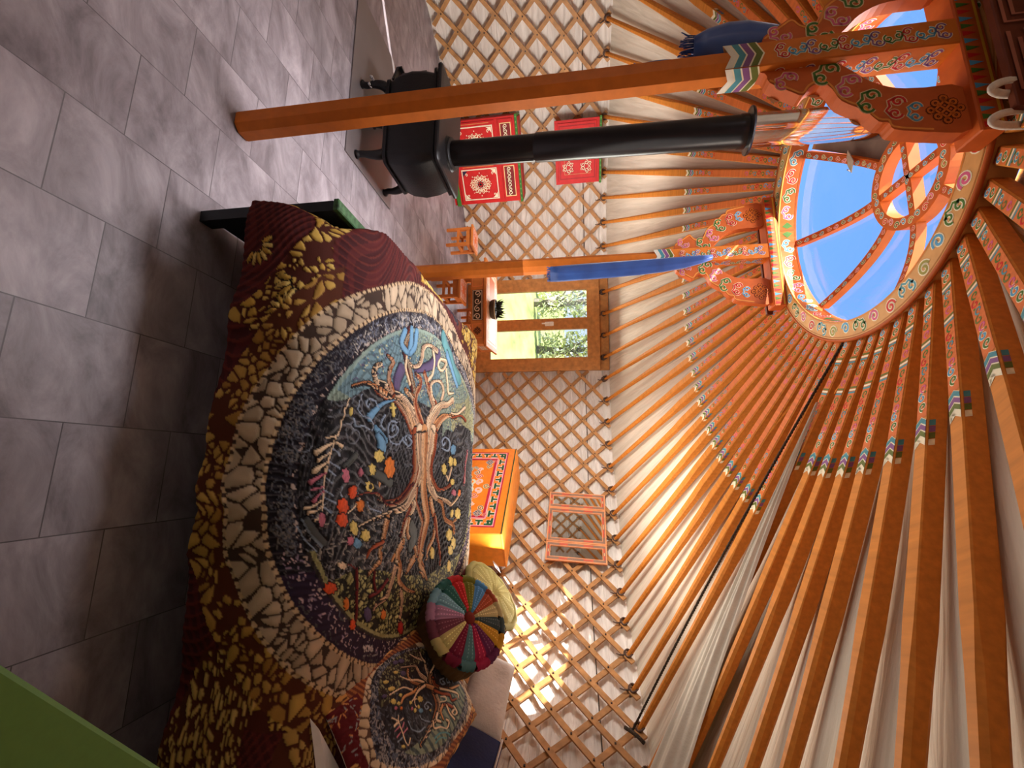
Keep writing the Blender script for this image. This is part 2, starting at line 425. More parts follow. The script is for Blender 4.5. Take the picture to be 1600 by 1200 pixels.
lattice('lattice_wall', 'diagonal wooden lattice wall right of the window, behind orange chest and bed', WA1+0.004, R_(112), -6, 46)

# thin dark girth ropes running round the lattice
def girth(a0, a1, zf, label):
    mb = MB(); pts = [az(2.7925, a0+(a1-a0)*t, zf+0.006*math.sin(9*t)) for t in np.linspace(0,1,60)]
    mb.tube(pts, 0.0042, 6); o = mb.build('girth_rope', M['rope'], smooth=True); tag(o, label, 'rope')
girth(R_(-72), WA0-.01, 1.315, 'thin dark rope strung along the lattice left of the window')
girth(WA1+.01, R_(98), 1.31, 'thin dark rope strung along the lattice right of the window')

# ------------------------------------------------------------------ roof poles
POLE_R0, POLE_R1 = 2.80, 0.668
PZ0, PZ1 = 1.51, 2.415
def make_pole_mesh(frac):
    """pole lying in the plane of azimuth 0: from eave (y=POLE_R0) to the crown (y=POLE_R1), relative to yurt axis"""
    mb = MB(); mb.col = ORANGE
    L = math.hypot(POLE_R0-POLE_R1, PZ1-PZ0); d = Vector((0, POLE_R1-POLE_R0, PZ1-PZ0)).normalized(); up = Vector((0, d.z, -d.y))  # up: perpendicular, pointing up
    if up.z < 0: up = -up
    side = Vector((1,0,0)); A = Vector((0, POLE_R0, PZ0))
    prof = [(-1,-.62),(-.62,-1),(.62,-1),(1,-.62),(1,.62),(.62,1),(-.62,1),(-1,.62)]
    octo = [(math.cos(R_(202.5+45*k)), math.sin(R_(202.5+45*k))) for k in range(8)]
    rings = []; vs = []; fs = []
    N = 22
    for i in range(N):
        t = i/(N-1); s_ = L*t; w = 0.0155+0.0085*min(1,t*2.0); k = min(1, max(0,(t-0.25)/0.25))
        if t > 0.5: w = 0.0240
        for q in range(8):
            x = (octo[q][0]*(1-k)+prof[q][0]*k)*w; y = (octo[q][1]*(1-k)+prof[q][1]*k)*w
            if k >= 1:  # square with small chamfers
                x = math.copysign(1 if abs(prof[q][0])==1 else 0.86, prof[q][0])*w; y = math.copysign(1 if abs(prof[q][1])==1 else 0.86, prof[q][1])*w
            bow = 0.012*math.sin(PI*t)
            vs.append(A + d*s_ + side*x + up*(y+bow))
    for i in range(N-1):
        for q in range(8): fs.append((8*i+q, 8*i+(q+1)%8, 8*i+8+(q+1)%8, 8*i+8+q))
    fs += [tuple(range(7,-1,-1)), tuple(8*(N-1)+q for q in range(8))]
    mb.add(vs, fs)
    w = 0.0240
    def S(u, v, h):   # u along pole, v across on the underside
        return A + d*u - side*v + up*(-w-h+0.012*math.sin(PI*u/L))
    # lighter ground of the painted band
    u0 = L*frac
    mb.col = rgb(206,108,52); mb.rect(S, u0+.075, -w*.84, L-.01, w*.84, 0.0006)
    for k, c in enumerate((CREAM, OLIVE, PURPLE, TEAL)):
        a = u0+k*0.021-0.02
        for (off, cc, wd_) in ((0, CREAM, .021), (0.002, c, .0165)):
            e = w*.86
            mb.col = cc; mb.patch(S, [(a+off,-e),(a+off+wd_,-e),(a+off+wd_+.016,0),(a+off+.016,0)], 0.0009+.0004*(cc!=CREAM)); mb.patch(S, [(a+off+.016,0),(a+off+wd_+.016,0),(a+off+wd_,e),(a+off,e)], 0.0009+.0004*(cc!=CREAM))
    # side flats of the chevrons
    for sg in (-1, 1):
        SS = (lambda sg: lambda u, v, h: A + d*u + side*sg*(w+h) + up*(v+0.012*math.sin(PI*u/L)))(sg)
        for k, c in enumerate((CREAM, OLIVE, PURPLE, TEAL)):
            a = u0+k*0.021-0.02; mb.col = c
            q = [(a,-w*.8),(a+.019,-w*.8),(a+.027,-w*.2),(a+.008,-w*.2)]
            mb.patch(SS, q if sg > 0 else q[::-1], 0.0008)
    cs = (GREEN, BLUE, PINK, OLIVE, TEAL, RED); u = u0+0.115; k = 0
    while u < L-0.03:
        if k in (7, 11):
            for j, c in enumerate((TEAL, CREAM, OLIVE)):
                mb.col = c; mb.rect(S, u-.012+j*.011, -w*.84, u-.012+j*.011+.008, w*.84, 0.0012)
            u += .044
        else:
            mb.curl(S, u, (0.003 if k%2 else -0.003), 0.0150, (0 if k%2 else PI), 1 if k%2 else -1, cs[k%6], w=0.0062, turns=1.0)
            if k%3 == 1: mb.col = cs[(k+2)%6]; mb.disc(S, u+.016, -.010, .004); mb.disc(S, u+.016, .010, .004)
            u += .033
        k += 1
    return mb
org = Vector((0, POLE_R0, PZ0))
def rope_loop():
    mb = MB(); mb.col = rgb(90,66,54)
    for k in range(4):
        c = Vector((0.004*math.sin(k*2.1), POLE_R0-0.018-0.012*k, PZ0-0.004+0.006*k)) - org
        pts = [c+Vector((0.026*math.cos(q), -0.006*math.sin(2*q), 0.024*math.sin(q))) for q in np.linspace(0,2*PI,14)]
        mb.tube(pts, 0.0055, 5, cap=False)
    mb.tube([Vector((0.01,-.045,-.02)), Vector((.02,-.055,-.045)), Vector((.012,-.055,-.07))], [.006,.005,.003], 5)
    return mb
ORD = ['first','second','third','fourth','fifth','sixth','seventh','eighth','ninth','tenth','eleventh','twelfth','thirteenth','fourteenth']
def first_pole(frac):
    p = make_pole_mesh(frac).build('roof_pole', M['pole'], origin=org); rope_loop().build('rope_loop', M['hair'], p, smooth=True)
    return tag(p, None, 'roof pole', 'painted roof poles')
def set_pole(p, a_e, a_c, lab):
    b_ = Vector((CX+POLE_R0*math.sin(a_e), CY+POLE_R0*math.cos(a_e), PZ0)); d0 = Vector((0, POLE_R1-POLE_R0, PZ1-PZ0)); d0.rotate(Matrix.Rotation(-a_e,3,'Z'))
    d1 = Vector((CX+POLE_R1*math.sin(a_c), CY+POLE_R1*math.cos(a_c), PZ1))-b_
    q = d0.rotation_difference(d1).to_matrix() @ Matrix.Rotation(-a_e,3,'Z')
    p.location = b_; p.rotation_euler = q.to_euler(); p['label'] = lab
zones = [(-6, 1, 'the far left edge, {} counting from the edge'),
         (1, 10, 'the lattice left of the window, {} from the left'),
         (10, 15, 'the window head, {} from its left corner'),
         (15, 28, 'the lattice right of the window, {} from the window')]
pl = first_pole(0.615); used = False
for (a, b_, txt) in zones:
    for i in range(a, b_):
        o = dup(pl) if used else pl; used = True
        set_pole(o, PHI0+DPH*i, PHI0+DPH*i-(R_(.035)*max(0,i-15)), 'orange painted roof pole at ' + txt.format(ORD[i-a]))
pl = first_pole(0.735); used = False
CR = [88.0,95.5,101.5,107.3,113.6,119.8,126.8,133.8,140.5,147,153.5,160.5,167,174]
EV = [87.6,92.8,97,102.5,107.5,114.5,121,127.3,134,140.5,147,154,161,168]
for k, (c, e_) in enumerate(zip(CR, EV)):
    o = dup(pl) if used else pl; used = True
    set_pole(o, R_(e_), R_(c), 'broad orange roof pole overhead at right, %s past the canvas fold' % ORD[k])
# ================================================================== CROWN (toono)
crown = thing('roof_skylight', 'round painted roof crown with curved spokes and clear dome over the middle', 'roof crown', (CX, CY, HK), 0)
mb = MB(); mb.col = rgb(206,150,88)
RI = 0.598; RH = 0.095
prof = [(RI,0),(RK,0),(RK,RH),(RI,RH)]
n = 96; vs = []; fs = []
for k in range(n):
    q = 2*PI*k/n
    for (r, z) in prof: vs.append((r*math.sin(q), r*math.cos(q), z))
for k in range(n):
    for j in range(4): fs.append((4*k+j, 4*k+(j+1)%4, 4*((k+1)%n)+(j+1)%4, 4*((k+1)%n)+j))
mb.add(vs, fs)
rm = (RI+RK)/2
SB = lambda u, v, h: Vector(((rm+v)*math.sin(u/rm), (rm+v)*math.cos(u/rm), -h))            # underside
SI = lambda u, v, h: Vector(((RI-h)*math.sin(-u/RI), (RI-h)*math.cos(-u/RI), v))           # inner face
def bandrect(S, u0, u1, v0, v1, h, c, nn=96):
    mb.col = c; mb.ribbon(S, [(u0+(u1-u0)*i/nn, (v0+v1)/2) for i in range(nn+1)], v1-v0, h)
CS = (GREEN, BLUE, rgb(150,140,60), TEAL, RED, PINK)
per = 2*PI*rm
nm = 44
for k in range(nm):
    u = per*k/nm; c = CS[(k*5)%6]
    if k % 3 == 0: mb.cloud(SB, u, 0.0, 0.034, 0.3, c)
    else: mb.curl(SB, u, 0.006*(-1)**k, 0.025, PI*(k%2), 1 if k%2 else -1, c)
bandrect(SB, 0, per, 0.029, 0.0335, 0.0009, rgb(176,110,50)); bandrect(SB, 0, per, -0.0355, -0.031, 0.0009, rgb(214,128,50))
peri = 2*PI*RI
bandrect(SI, 0, peri, 0, RH, 0.0004, rgb(186,92,28)); bandrect(SI, 0, peri, 0.002, 0.008, 0.001, rgb(240,190,90)); bandrect(SI, 0, peri, RH-.010, RH-.002, 0.001, rgb(178,80,26))
nm = 40
for k in range(nm):
    u = peri*k/nm; c = (BLUE, PINK, GREEN, RED, TEAL)[k%5]
    if k % 8 == 0:
        mb.col = rgb(178,80,26); mb.rect(SI, u-.004, .01, u+.004, RH-.01, .001)
        for s_ in (-1,1): mb.col = GREEN; mb.patch(SI, [(u+.02*s_,.02),(u+.045*s_,.048),(u+.02*s_,.076),(u+.008*s_,.048)][::s_], .0012)
    else: mb.cloud(SI, u, RH*.5, 0.032, 0.4*(-1)**k, c)
mb.build('crown_ring', M['paint'], crown)
# sockets / rope moulding under the outer edge
mb = MB(); mb.col = rgb(168,78,26)
mb.tube([((RK+.006)*math.sin(q), (RK+.006)*math.cos(q), 0.004) for q in np.linspace(0,2*PI,97)], 0.008, 6, cap=False)
mb.build('edge_moulding', M['paint'], crown, smooth=True)
# spokes
def spoke_pt(t):   # t 0 at ring .. 1 at hub
    r = RI+.004+(0.205-RI)*t; z = RH-.012+0.158*(1-max(0,1-t)**1.7)
    return r, z
mb = MB(); mb.col = rgb(190,92,24); N = 14; w, hh = 0.017, 0.038
vs = []; fs = []
for i in range(N):
    r, z = spoke_pt(i/(N-1))
    for (x, y) in ((-w,0),(w,0),(w,hh),(-w,hh)): vs.append((x, r, z+y))
for i in range(N-1):
    for q in range(4): fs.append((4*i+q, 4*i+(q+1)%4, 4*i+4+(q+1)%4, 4*i+4+q))
fs += [(3,2,1,0), tuple(4*(N-1)+q for q in range(4))]; mb.add(vs, fs)
def SP(u, v, h):
    r, z = spoke_pt(u/0.42); return Vector((-v, r, z-h))
mb.col = rgb(172,76,30); mb.ribbon(SP, [(0.42*i/20, 0) for i in range(21)], 0.026, 0.0006)
for k in range(11): mb.curl(SP, 0.025+k*0.037, 0.002*(-1)**k, 0.0115, PI*(k%2), 1 if k%2 else -1, CS[k%6], w=.005, turns=1.0)
sp0 = mb.build('spoke', M['paint'], crown)
SP0 = R_(8.0)
for k in range(8):
    o = sp0 if k == 0 else sp0.copy()
    if k: COL.objects.link(o); o.parent = crown
    o.rotation_euler = (0,0,-(SP0+R_(45)*k))
# hub
mb = MB(); mb.col = rgb(190,92,24); HZ = RH+0.145
n = 64; vs = []; fs = []; prof = [(0.163,HZ),(0.215,HZ),(0.215,HZ+.05),(0.163,HZ+.05)]
for k in range(n):
    q = 2*PI*k/n
    for (r, z) in prof: vs.append((r*math.sin(q), r*math.cos(q), z))
for k in range(n):
    for j in range(4): fs.append((4*k+j, 4*k+(j+1)%4, 4*((k+1)%n)+(j+1)%4, 4*((k+1)%n)+j))
mb.add(vs, fs)
SH = lambda u, v, h: Vector(((0.189+v)*math.sin(u/0.189), (0.189+v)*math.cos(u/0.189), HZ-h))
ph = 2*PI*.189
mb.col = rgb(178,88,40); mb.ribbon(SH, [(ph*i/64,0) for i in range(65)], 0.042, .0005)
for k in range(30): mb.curl(SH, ph*k/30, .004*(-1)**k, .0155, PI*(k%2), 1 if k%2 else -1, CS[k%6], w=.0062, turns=1.0)
mb.build('hub_ring', M['paint'], crown)
for k in range(2):
    mb = MB(); mb.col = rgb(190,92,24); mb.box((0,0,HZ+.026+.0*k),(0.032,0.33,0.046))
    S_ = lambda u, v, h: Vector((-v, u, HZ+.003-h))
    mb.col = rgb(172,76,30); mb.rect(S_, -.15,-.012,.15,.012,.0006)
    for q in range(8): mb.curl(S_, -.13+q*.037, .002*(-1)**q, .0105, PI*(q%2), 1 if q%2 else -1, CS[q%6], w=.0048, turns=1.0)
    o = mb.build('hub_bar', M['paint'], crown); o.rotation_euler = (0,0,-SP0+PI/2*k)
# dome
mb = MB()
def dome(i, j):
    r = 0.005+0.625*j; t = min(1, max(0, (RI+.004-r)/(RI+.004-.205))); z = RH+.03+0.165*(1-(1-t)**1.7)
    q = 2*PI*i; return Vector((r*math.sin(q), r*math.cos(q), z+.012))
mb.grid(dome, 48, 12, cyc=True)
mb.build('dome_pane', M['dome'], crown, smooth=True)
# metal sheet closing one bay, where the stove pipe leaves
mb = MB(); mb.col = rgb(112,92,80)
a0, a1 = SP0-R_(90)+.04, SP0-R_(45)-.04
def sheet(i, j):
    r = 0.21+0.395*j; t = (RI+.004-r)/(RI+.004-.205); z = RH+.022+0.158*(1-(1-min(1,max(0,t)))**1.7)
    a = a0+(a1-a0)*i; return Vector((r*math.sin(a), r*math.cos(a), z))
mb.grid(sheet, 10, 8); o = mb.build('flashing_sheet', M['paint'], crown); o['label'] = 'brown metal sheet closing one bay beside the pipe'
# small grey plate wired to a spoke
mb = MB(); mb.col = rgb(140,128,118); r, z = spoke_pt(0.62)
a = SP0-R_(45); c = Vector((r*math.sin(a), r*math.cos(a), z-.018)); mb.box(c, (.085,.07,.003), rotz(-.5)@rotx(.35))
for s_ in (-1,1): mb.tube([c+Vector((.03*s_,.02,0)), c+Vector((.035*s_,.03,.02)), c+Vector((.02*s_,.035,.03))], .003, 5)
o = mb.build('tie_plate', M['paint'], crown); o['label'] = 'small grey metal plate wired to a spoke'

# ================================================================== PILLARS
WING = [(.036,1.74),(.05,1.79),(.085,1.80),(.125,1.855),(.142,1.885),(.118,1.905),(.105,1.94),(.13,1.965),(.175,1.985),(.215,2.04),(.255,2.07),(.262,2.095),(.285,2.105),(.300,2.17),(.305,2.20),(.305,2.292),(.17,2.292),(.158,2.20),(.15,2.13),(.12,2.07),(.08,2.03),(.036,1.985)]
def pillar(loc, rz, label):
    t = thing('support_pillar', label, 'pillar', loc, rz)
    mb = MB(); mb.col = rgb(208,114,40)
    a, k = 0.043, 0.025
    def ring(z, a, k): return [Vector(p) for p in ((a,-k,z),(a,k,z),(k,a,z),(-k,a,z),(-a,k,z),(-a,-k,z),(-k,-a,z),(k,-a,z))]
    lv = [ring(0.004,a,k*.8), ring(0.012,a+.001,k*.9), ring(1.69,a,k*.72), ring(1.72,a,a*.92), ring(2.292,a,a*.92)]
    vs = [p for l in lv for p in l]; fs = []
    for L in range(len(lv)-1):
        for q in range(8): fs.append((8*L+q, 8*L+(q+1)%8, 8*L+8+(q+1)%8, 8*L+8+q))
    fs += [tuple(range(7,-1,-1)), tuple(8*4+q for q in range(8))]
    mb.add(vs, fs)
    for (ex) in ((1,0,0),(0,1,0),(-1,0,0),(0,-1,0)):
        nrm = Vector((ex[1], -ex[0], 0)); S = plane_S(nrm*a, ex, (0,0,1))
        for j, c in enumerate((rgb(226,216,198), TEAL, PURPLE, OLIVE)):
            z = 1.690+j*.024
            for (off, hgt, cc, h) in ((0,.024,CREAM,.0008),(0.0,.019,c,.0012)):
                mb.col = cc; e = a*.98
                mb.patch(S, [(-e,z+off-.020),(0,z+off),(0,z+off+hgt),(-e,z+off+hgt-.020)], h); mb.patch(S, [(0,z+off),(e,z+off-.020),(e,z+off+hgt-.020),(0,z+off+hgt)], h)
        for j in range(11):
            mb.cloud(S, 0, 1.835+j*.042, .023, PI/2*(j%2)+.3, (RED, BLUE, PURPLE, GREEN)[j%4])
    mb.build('shaft', M['paint'], t)
    # carved wings
    for sg in (-1, 1):
        mb = MB(); mb.col = rgb(194,94,42)
        base = smoothpts(WING, 3)
        poly = [(sg*x, z) for x, z in base]
        if sg < 0: poly = poly[::-1]
        Mx = Matrix(((1,0,0,0),(0,0,-1,0),(0,1,0,0),(0,0,0,1)))
        mb.prism(poly, 0.040, Mx)
        for side_ in (-1, 1):
            S = plane_S((0,-.020*side_,0), (side_,0,0), (0,0,1)); q = sg*side_
            for j, (x, z, r, c) in enumerate(((.085,1.845,.030,PINK),(.075,1.955,.036,GREEN),(.125,2.01,.034,PINK),(.185,2.055,.034,GREEN),(.215,2.12,.032,RED),(.235,2.165,.026,BLUE))):
                mb.cloud(S, q*x, z, r, q*(-.9+.15*j), c, line=rgb(224,190,150))
            mb.knot(S, q*.236, 2.238, .045, rgb(200,100,30), rgb(110,50,18))
            edge = [(q*x, z) for x, z in smoothpts([(x-.009 if i<15 else x, z) for i,(x,z) in enumerate(WING[2:15])], 3)]
            mb.col = rgb(226,146,66); mb.ribbon(S, edge, .006, .001)
        mb.build('carved_wing', M['paint'], t)
    # capital beam under the crown
    mb = MB(); mb.col = rgb(196,92,36)
    mb.box((0,0,2.325),(0.66,0.085,0.066), bev=.004)
    for side_ in (-1,1):
        S = plane_S((0,-.0425*side_,0),(side_,0,0),(0,0,1))
        for j in range(26): mb.col = (GREEN, RED, BLUE)[j%3]; x = -.315+j*.0248; mb.patch(S, [(x,2.30),(x+.018,2.30),(x+.009,2.335)], .001)
        mb.col = YELLOW; mb.rect(S,-.325,2.340,.325,2.347,.001)
    mb.build('capital_beam', M['paint'], t)
    # outer board with raised key fret
    mb = MB(); mb.col = rgb(104,50,30); yo = .108
    out = -1 if loc[1] < CY else 1
    mb.box((0, out*yo, 2.385),(0.66,0.022,0.15), bev=.003)
    S = plane_S((0,out*(yo+.011),0),(-out,0,0),(0,0,1))
    mb.col = rgb(160,96,76)
    for j in range(3):
        x0 = -.30+j*.205
        for d in (0,.022):
            mb.ribbon(S, [(x0+d,2.325+d),(x0+.175-d,2.325+d),(x0+.175-d,2.435-d),(x0+d,2.435-d),(x0+d,2.36+d)], .010, .004)
    mb.build('fret_board', M['paint'], t)
    return t
P1 = (CX-.615*math.sin(AX), CY-.615*math.cos(AX), 0); P2 = (CX+.615*math.sin(AX), CY+.615*math.cos(AX), 0)
pillar(P1, -AX, 'orange octagonal post nearest the stove, carved painted wings at its top')
pillar(P2, -AX, 'orange post farther back near the window, carved wings catching sunlight')

# scarves tied to the pillars
def loft(mb, secs, n=22, ripple=.12, seed=0):
    """secs: (center, half-width vector, half-depth vector)"""
    vs = []; fs = []; m = len(secs)
    for i, (c, a, b_) in enumerate(secs):
        for k in range(n):
            q = 2*PI*k/n; rp = 1+ripple*math.sin(5*q+seed+i*.35)+ripple*.6*math.sin(9*q+i*.5)
            vs.append(Vector(c)+Vector(a)*math.cos(q)*rp+Vector(b_)*math.sin(q)*rp)
    for i in range(m-1):
        for k in range(n): fs.append((i*n+k, i*n+(k+1)%n, (i+1)*n+(k+1)%n, (i+1)*n+k))
    fs += [tuple(range(n-1,-1,-1)), tuple((m-1)*n+k for k in range(n))]
    mb.add(vs, fs)
def fringe(mb, c, half, ln, count, r=.0022):
    for k in range(count):
        x = -1+2*k/(count-1); p = Vector(c)+Vector(half)*x
        d = Vector((random.uniform(-.3,.3), random.uniform(-.3,.3), -1))*ln*random.uniform(.6,1)
        mb.tube([p+Vector((0,0,.01)), p+d*.5, p+d+Vector((random.uniform(-.008,.008),0,0))], r, 4)
t = thing('silk_scarf', 'dark blue silk scarf with fringed end hung high on the front post', 'scarf', (P1[0]-.05, P1[1]+.02, 2.03))
o_ = Vector(t.location); mb = MB(); secs = []
for (xl, xr, z) in ((-1.035,-1.005,2.045),(-1.050,-1.010,2.00),(-1.085,-1.022,1.93),(-1.120,-1.022,1.85),(-1.145,-1.026,1.77),(-1.148,-1.026,1.71),(-1.135,-1.03,1.65),(-1.115,-1.03,1.605)):
    secs.append((Vector(((xl+xr)/2, 1.46, z))-o_, Vector(((xr-xl)/2,0,0)), Vector((0,.028,0))))
loft(mb, secs, 26, .10); mb.build('scarf_cloth', M['silk'], t, smooth=True)
mb = MB(); secs = [(Vector((-1.036+.004*math.sin(k), 1.462, 1.66-.035*k))-o_, Vector((.017,0,0)), Vector((0,.014,0))) for k in range(7)]
loft(mb, secs, 16, .14); mb.build('scarf_tail', M['silk'], t, smooth=True)
mb = MB(); fringe(mb, Vector((-1.072,1.46,1.607))-o_, (.042,.01,0), .05, 40); mb.build('fringe', M['silk'], t); mb = MB(); fringe(mb, Vector((-1.036,1.462,1.45))-o_, (.016,.006,0), .045, 18)
mb.build('fringe', M['silk'], t)
t = thing('silk_scarf', 'bright blue silk scarf in a long folded strip on the back post', 'scarf', (P2[0]+.06, P2[1]-.06, 1.97))
o_ = Vector(t.location); mb = MB(); secs = []
for (xc, hw, z) in ((-.700,.012,1.985),(-.692,.020,1.93),(-.682,.030,1.84),(-.672,.036,1.72),(-.664,.040,1.58),(-.658,.042,1.42),(-.655,.043,1.26),(-.652,.043,1.12),(-.652,.042,1.07)):
    secs.append((Vector((xc, 2.555, z))-o_, Vector((hw,0,0)), Vector((0,.018,0))))
loft(mb, secs, 24, .12, 1.3); mb.build('scarf_cloth', M['silk'], t, smooth=True)
mb = MB(); fringe(mb, Vector((-.652,2.555,1.075))-o_, (.04,.008,0), .03, 30); mb.build('fringe', M['silk'], t)

# white cotton tapes looped round the front beam
for k, (x, lab) in enumerate(((-.735,'white cotton tape loop on the front beam, nearer the post'),(-.655,'white cotton tape loop on the front beam, nearer its right end'))):
    mb = MB(); y = 1.285+.0*k
    pts = smoothpts([(x-.01,y+.03,2.44),(x-.02,y-.01,2.40),(x-.012,y-.035,2.30),(x+.006,y-.038,2.262),(x+.018,y-.03,2.29),(x+.012,y-.005,2.38),(x+.004,y+.03,2.43)], 5)
    mb.tube(pts, .010, 6, flat=.35); tag(mb.build('cotton_tape', M['tie'], smooth=True), lab, 'tape')

# braided dark rope running down from the crown
mb = MB(); A, B = az(0.70, R_(94), 2.32), az(2.72, R_(83.6), 1.475)
for ph in (0, 2.1, 4.2):
    pts = []
    for i in range(220):
        tt = i/219; p = A.lerp(B, tt); p.z -= 0.05*math.sin(PI*tt)*0.4
        q = 2*PI*48*tt+ph; pts.append(p+Vector((0.004*math.cos(q), .002*math.sin(q), 0.0045*math.sin(q))))
    mb.tube(pts, 0.0036, 5)
tag(mb.build('braided_rope', M['rope'], smooth=True), 'dark braided rope running from crown down to the right eave', 'rope')
mb = MB(); c = atp = az(2.72, R_(84.2), 1.475)
mb.tube([c+Vector((-.02,-.06,.05)), c+Vector((-.03,-.03,.02)), c+Vector((-.03,.0,-.012)), c+Vector((-.02,.03,-.035))], .010, 7)
tag(mb.build('rope_end', M['rope'], smooth=True), 'knotted dark rope end poking out at the right eave', 'rope')
# loose fold of roof canvas beside the rope
mb = MB()
def flap(i, j):
    r = 0.95+1.76*i; k = math.sin(PI*min(1,i*1.02))**.5
    a = R_(87.5)+R_(8.0)*j*(0.03+.97*i); zc = 2.40+(1.53-2.40)*(r-.68)/2.12
    z = zc-0.025-(.055*i)*math.sin(PI*j)-0.010*math.sin(17*j+4*i)*i-.005*math.sin(37*j-3*i)
    return az(r, a, z)
mb.grid(flap, 40, 46); fl = mb.build('canvas_fold', M['cotton'], smooth=True)
fl.data.materials[0] = plain('fold_canvas', rgb(206,194,176), .9, 0, .06, 8, .2, 60)
tag(fl, 'loose pleated fold of pale roof canvas hanging below the poles at right', 'canvas')
# ================================================================== STOVE
hp = thing('hearth_plate', 'grey metal hearth plate lying on the floor under the black stove', 'hearth plate', (-1.268,2.127,0), -0.172)
mb = MB(); mb.box((-.53,.28,.0045),(1.06,.56,.007), bev=.002); mb.build('plate', M['plate'], hp)
st = thing('wood_stove', 'black cast iron wood stove on curved legs with long upright pipe', 'stove', (-1.497,2.452,0.0095), -0.172)
def rrect(a, b_, r, n=5):
    out = []
    for (sx, sy, q0) in ((1,1,0),(-1,1,90),(-1,-1,180),(1,-1,270)):
        for k in range(n): q = R_(q0+90*k/(n-1)); out.append((sx*(a-r)+r*math.cos(q), sy*(b_-r)+r*math.sin(q)))
    return out
def lofted(mb, levels, bulge_end=0.0):
    """levels: (z, a, b, corner radius, end bulge)"""
    vs = []; n = 0
    for (z, a, b_, r, eb) in levels:
        L = rrect(a, b_, r); n = len(L)
        for (x, y) in L:
            x += eb*(1-(y/b_)**2)*(1 if x > 0 else -0.25)
            vs.append((x, y, z))
    fs = []
    for i in range(len(levels)-1):
        for k in range(n): fs.append((i*n+k, i*n+(k+1)%n, (i+1)*n+(k+1)%n, (i+1)*n+k))
    fs += [tuple(range(n-1,-1,-1)), tuple((len(levels)-1)*n+k for k in range(n))]
    mb.add(vs, fs)
mb = MB()
lofted(mb, [(.135,.235,.15,.03,.03),(.15,.262,.172,.03,.04),(.165,.262,.172,.03,.04),(.168,.252,.163,.03,.04),(.22,.275,.178,.035,.05),(.30,.288,.186,.04,.055),(.38,.282,.182,.04,.05),(.435,.268,.172,.035,.045),(.440,.285,.188,.03,.045),(.452,.285,.188,.03,.045)])
mb.build('stove_body', M['iron'], st, smooth='auto')
mb = MB(); lofted(mb, [(.452,.27,.178,.03,.045),(.462,.27,.178,.03,.045),(.466,.30,.20,.03,.045),(.478,.302,.202,.03,.045),(.486,.296,.196,.03,.045),(.490,.262,.168,.03,.03)]); mb.build('top_plate', M['iron'], st, smooth='auto')
for sx in (-1,1):
    for sy in (-1,1):
        mb = MB(); pts = smoothpts([(sx*.20,sy*.13,.165),(sx*.225,sy*.155,.12),(sx*.228,sy*.168,.07),(sx*.222,sy*.172,.03),(sx*.228,sy*.18,.0)], 4)
        m_ = len(pts); mb.tube(pts, [.032-.014*min(1,i/(m_*.6))+(.006 if i > m_*.85 else 0) for i in range(m_)], 10); mb.build('leg', M['iron'], st, smooth=True)
mb = MB(); mb.box((-.295,0,.30),(.03,.24,.20), bev=.008)
for z in (.24,.36): mb.tube([(-.30,-.135,z-.015),(-.30,-.135,z+.015)], .010, 8)
dr = mb.build('loading_door', M['iron'], st)
mb = MB()
pts = [(-.315-.005*math.cos(q*14), .06+.05*q/2, .30+.009*math.sin(q*14)) for q in np.linspace(0,2.6,60)]
mb.tube([(-.305,.05,.30),(-.32,.06,.30)], .006, 6); mb.tube(pts, .0028, 5); hd = mb.build('spring_handle', M['chrome'], dr, smooth=True); hd['label'] = 'silver coil spring door handle'
mb = MB(); mb.prism([(-.27,-.15),(-.40,-.10),(-.40,.10),(-.27,.15)], .016, Matrix.Translation((0,0,.175))); mb.box((-.398,0,.187),(.012,.20,.03)); mb.build('ash_lip', M['iron'], st)
mb = MB(); mb.tube([(.06,-.17,.14),(.06,-.185,.105)],.012,8); mb.box((.06,-.185,.10),(.035,.02,.014)); mb.build('air_knob', M['iron'], st)
mb = MB(); mb.box((-.21,-.185,.055),(.012,.03,.012)); 
mb.tube([(-.235+.006*math.cos(q*11),-.19-.012*q,.075+.007*math.sin(q*11)) for q in np.linspace(0,2.4,50)], .0026, 5); o = mb.build('leg_spring', M['chrome'], st, smooth=True); o['label'] = 'silver coil spring on the near left leg'
iv = st.matrix_basis.inverted()
pb = Vector((-1.352,2.415,.49)); pt_ = Vector((-1.225,2.245,2.07)); pe = pb+(pt_-pb)*1.42
pd = (pt_-pb).normalized(); pm = pd.to_track_quat('Z','Y').to_matrix().to_4x4(); pm.translation = pb; inv_st = Matrix.Rotation(0.172,4,'Z') @ Matrix.Translation(-Vector(st.location))
PL = (pt_-pb).length
mb = MB(); mb.lathe([(.098,-.012),(.098,.010),(.090,.018),(.088,.034),(.076,.040)], 32, inv_st@pm); mb.build('pipe_collar', M['iron'], st, smooth='auto')
mb = MB(); mb.lathe([(.070,.03),(.070,.52),(.0705,.525),(.0745,.53),(.0745,PL-.05),(.078,PL-.045),(.078,PL-.02),(.078,PL-.012),(.108,PL-.006),(.110,PL),(.106,PL+.008),(.074,PL+.010)], 36, inv_st@pm)
o = mb.build('black_pipe', M['pipe'], st, smooth='auto')
mb = MB(); mb.tube([Vector((0.052,-.056,.05)), Vector((.052,-.056,.52))], .003, 4); mb.v = [tuple((inv_st@pm)@Vector(p)) for p in mb.v]; mb.build('pipe_seam', M['pipe'], st)
mb = MB(); mb.lathe([(.076,PL-.01),(.076,PL+.60)], 36, inv_st@pm); o = mb.build('steel_pipe', M['chrome'], st, smooth='auto'); o['label'] = 'shiny mirror steel upper pipe'

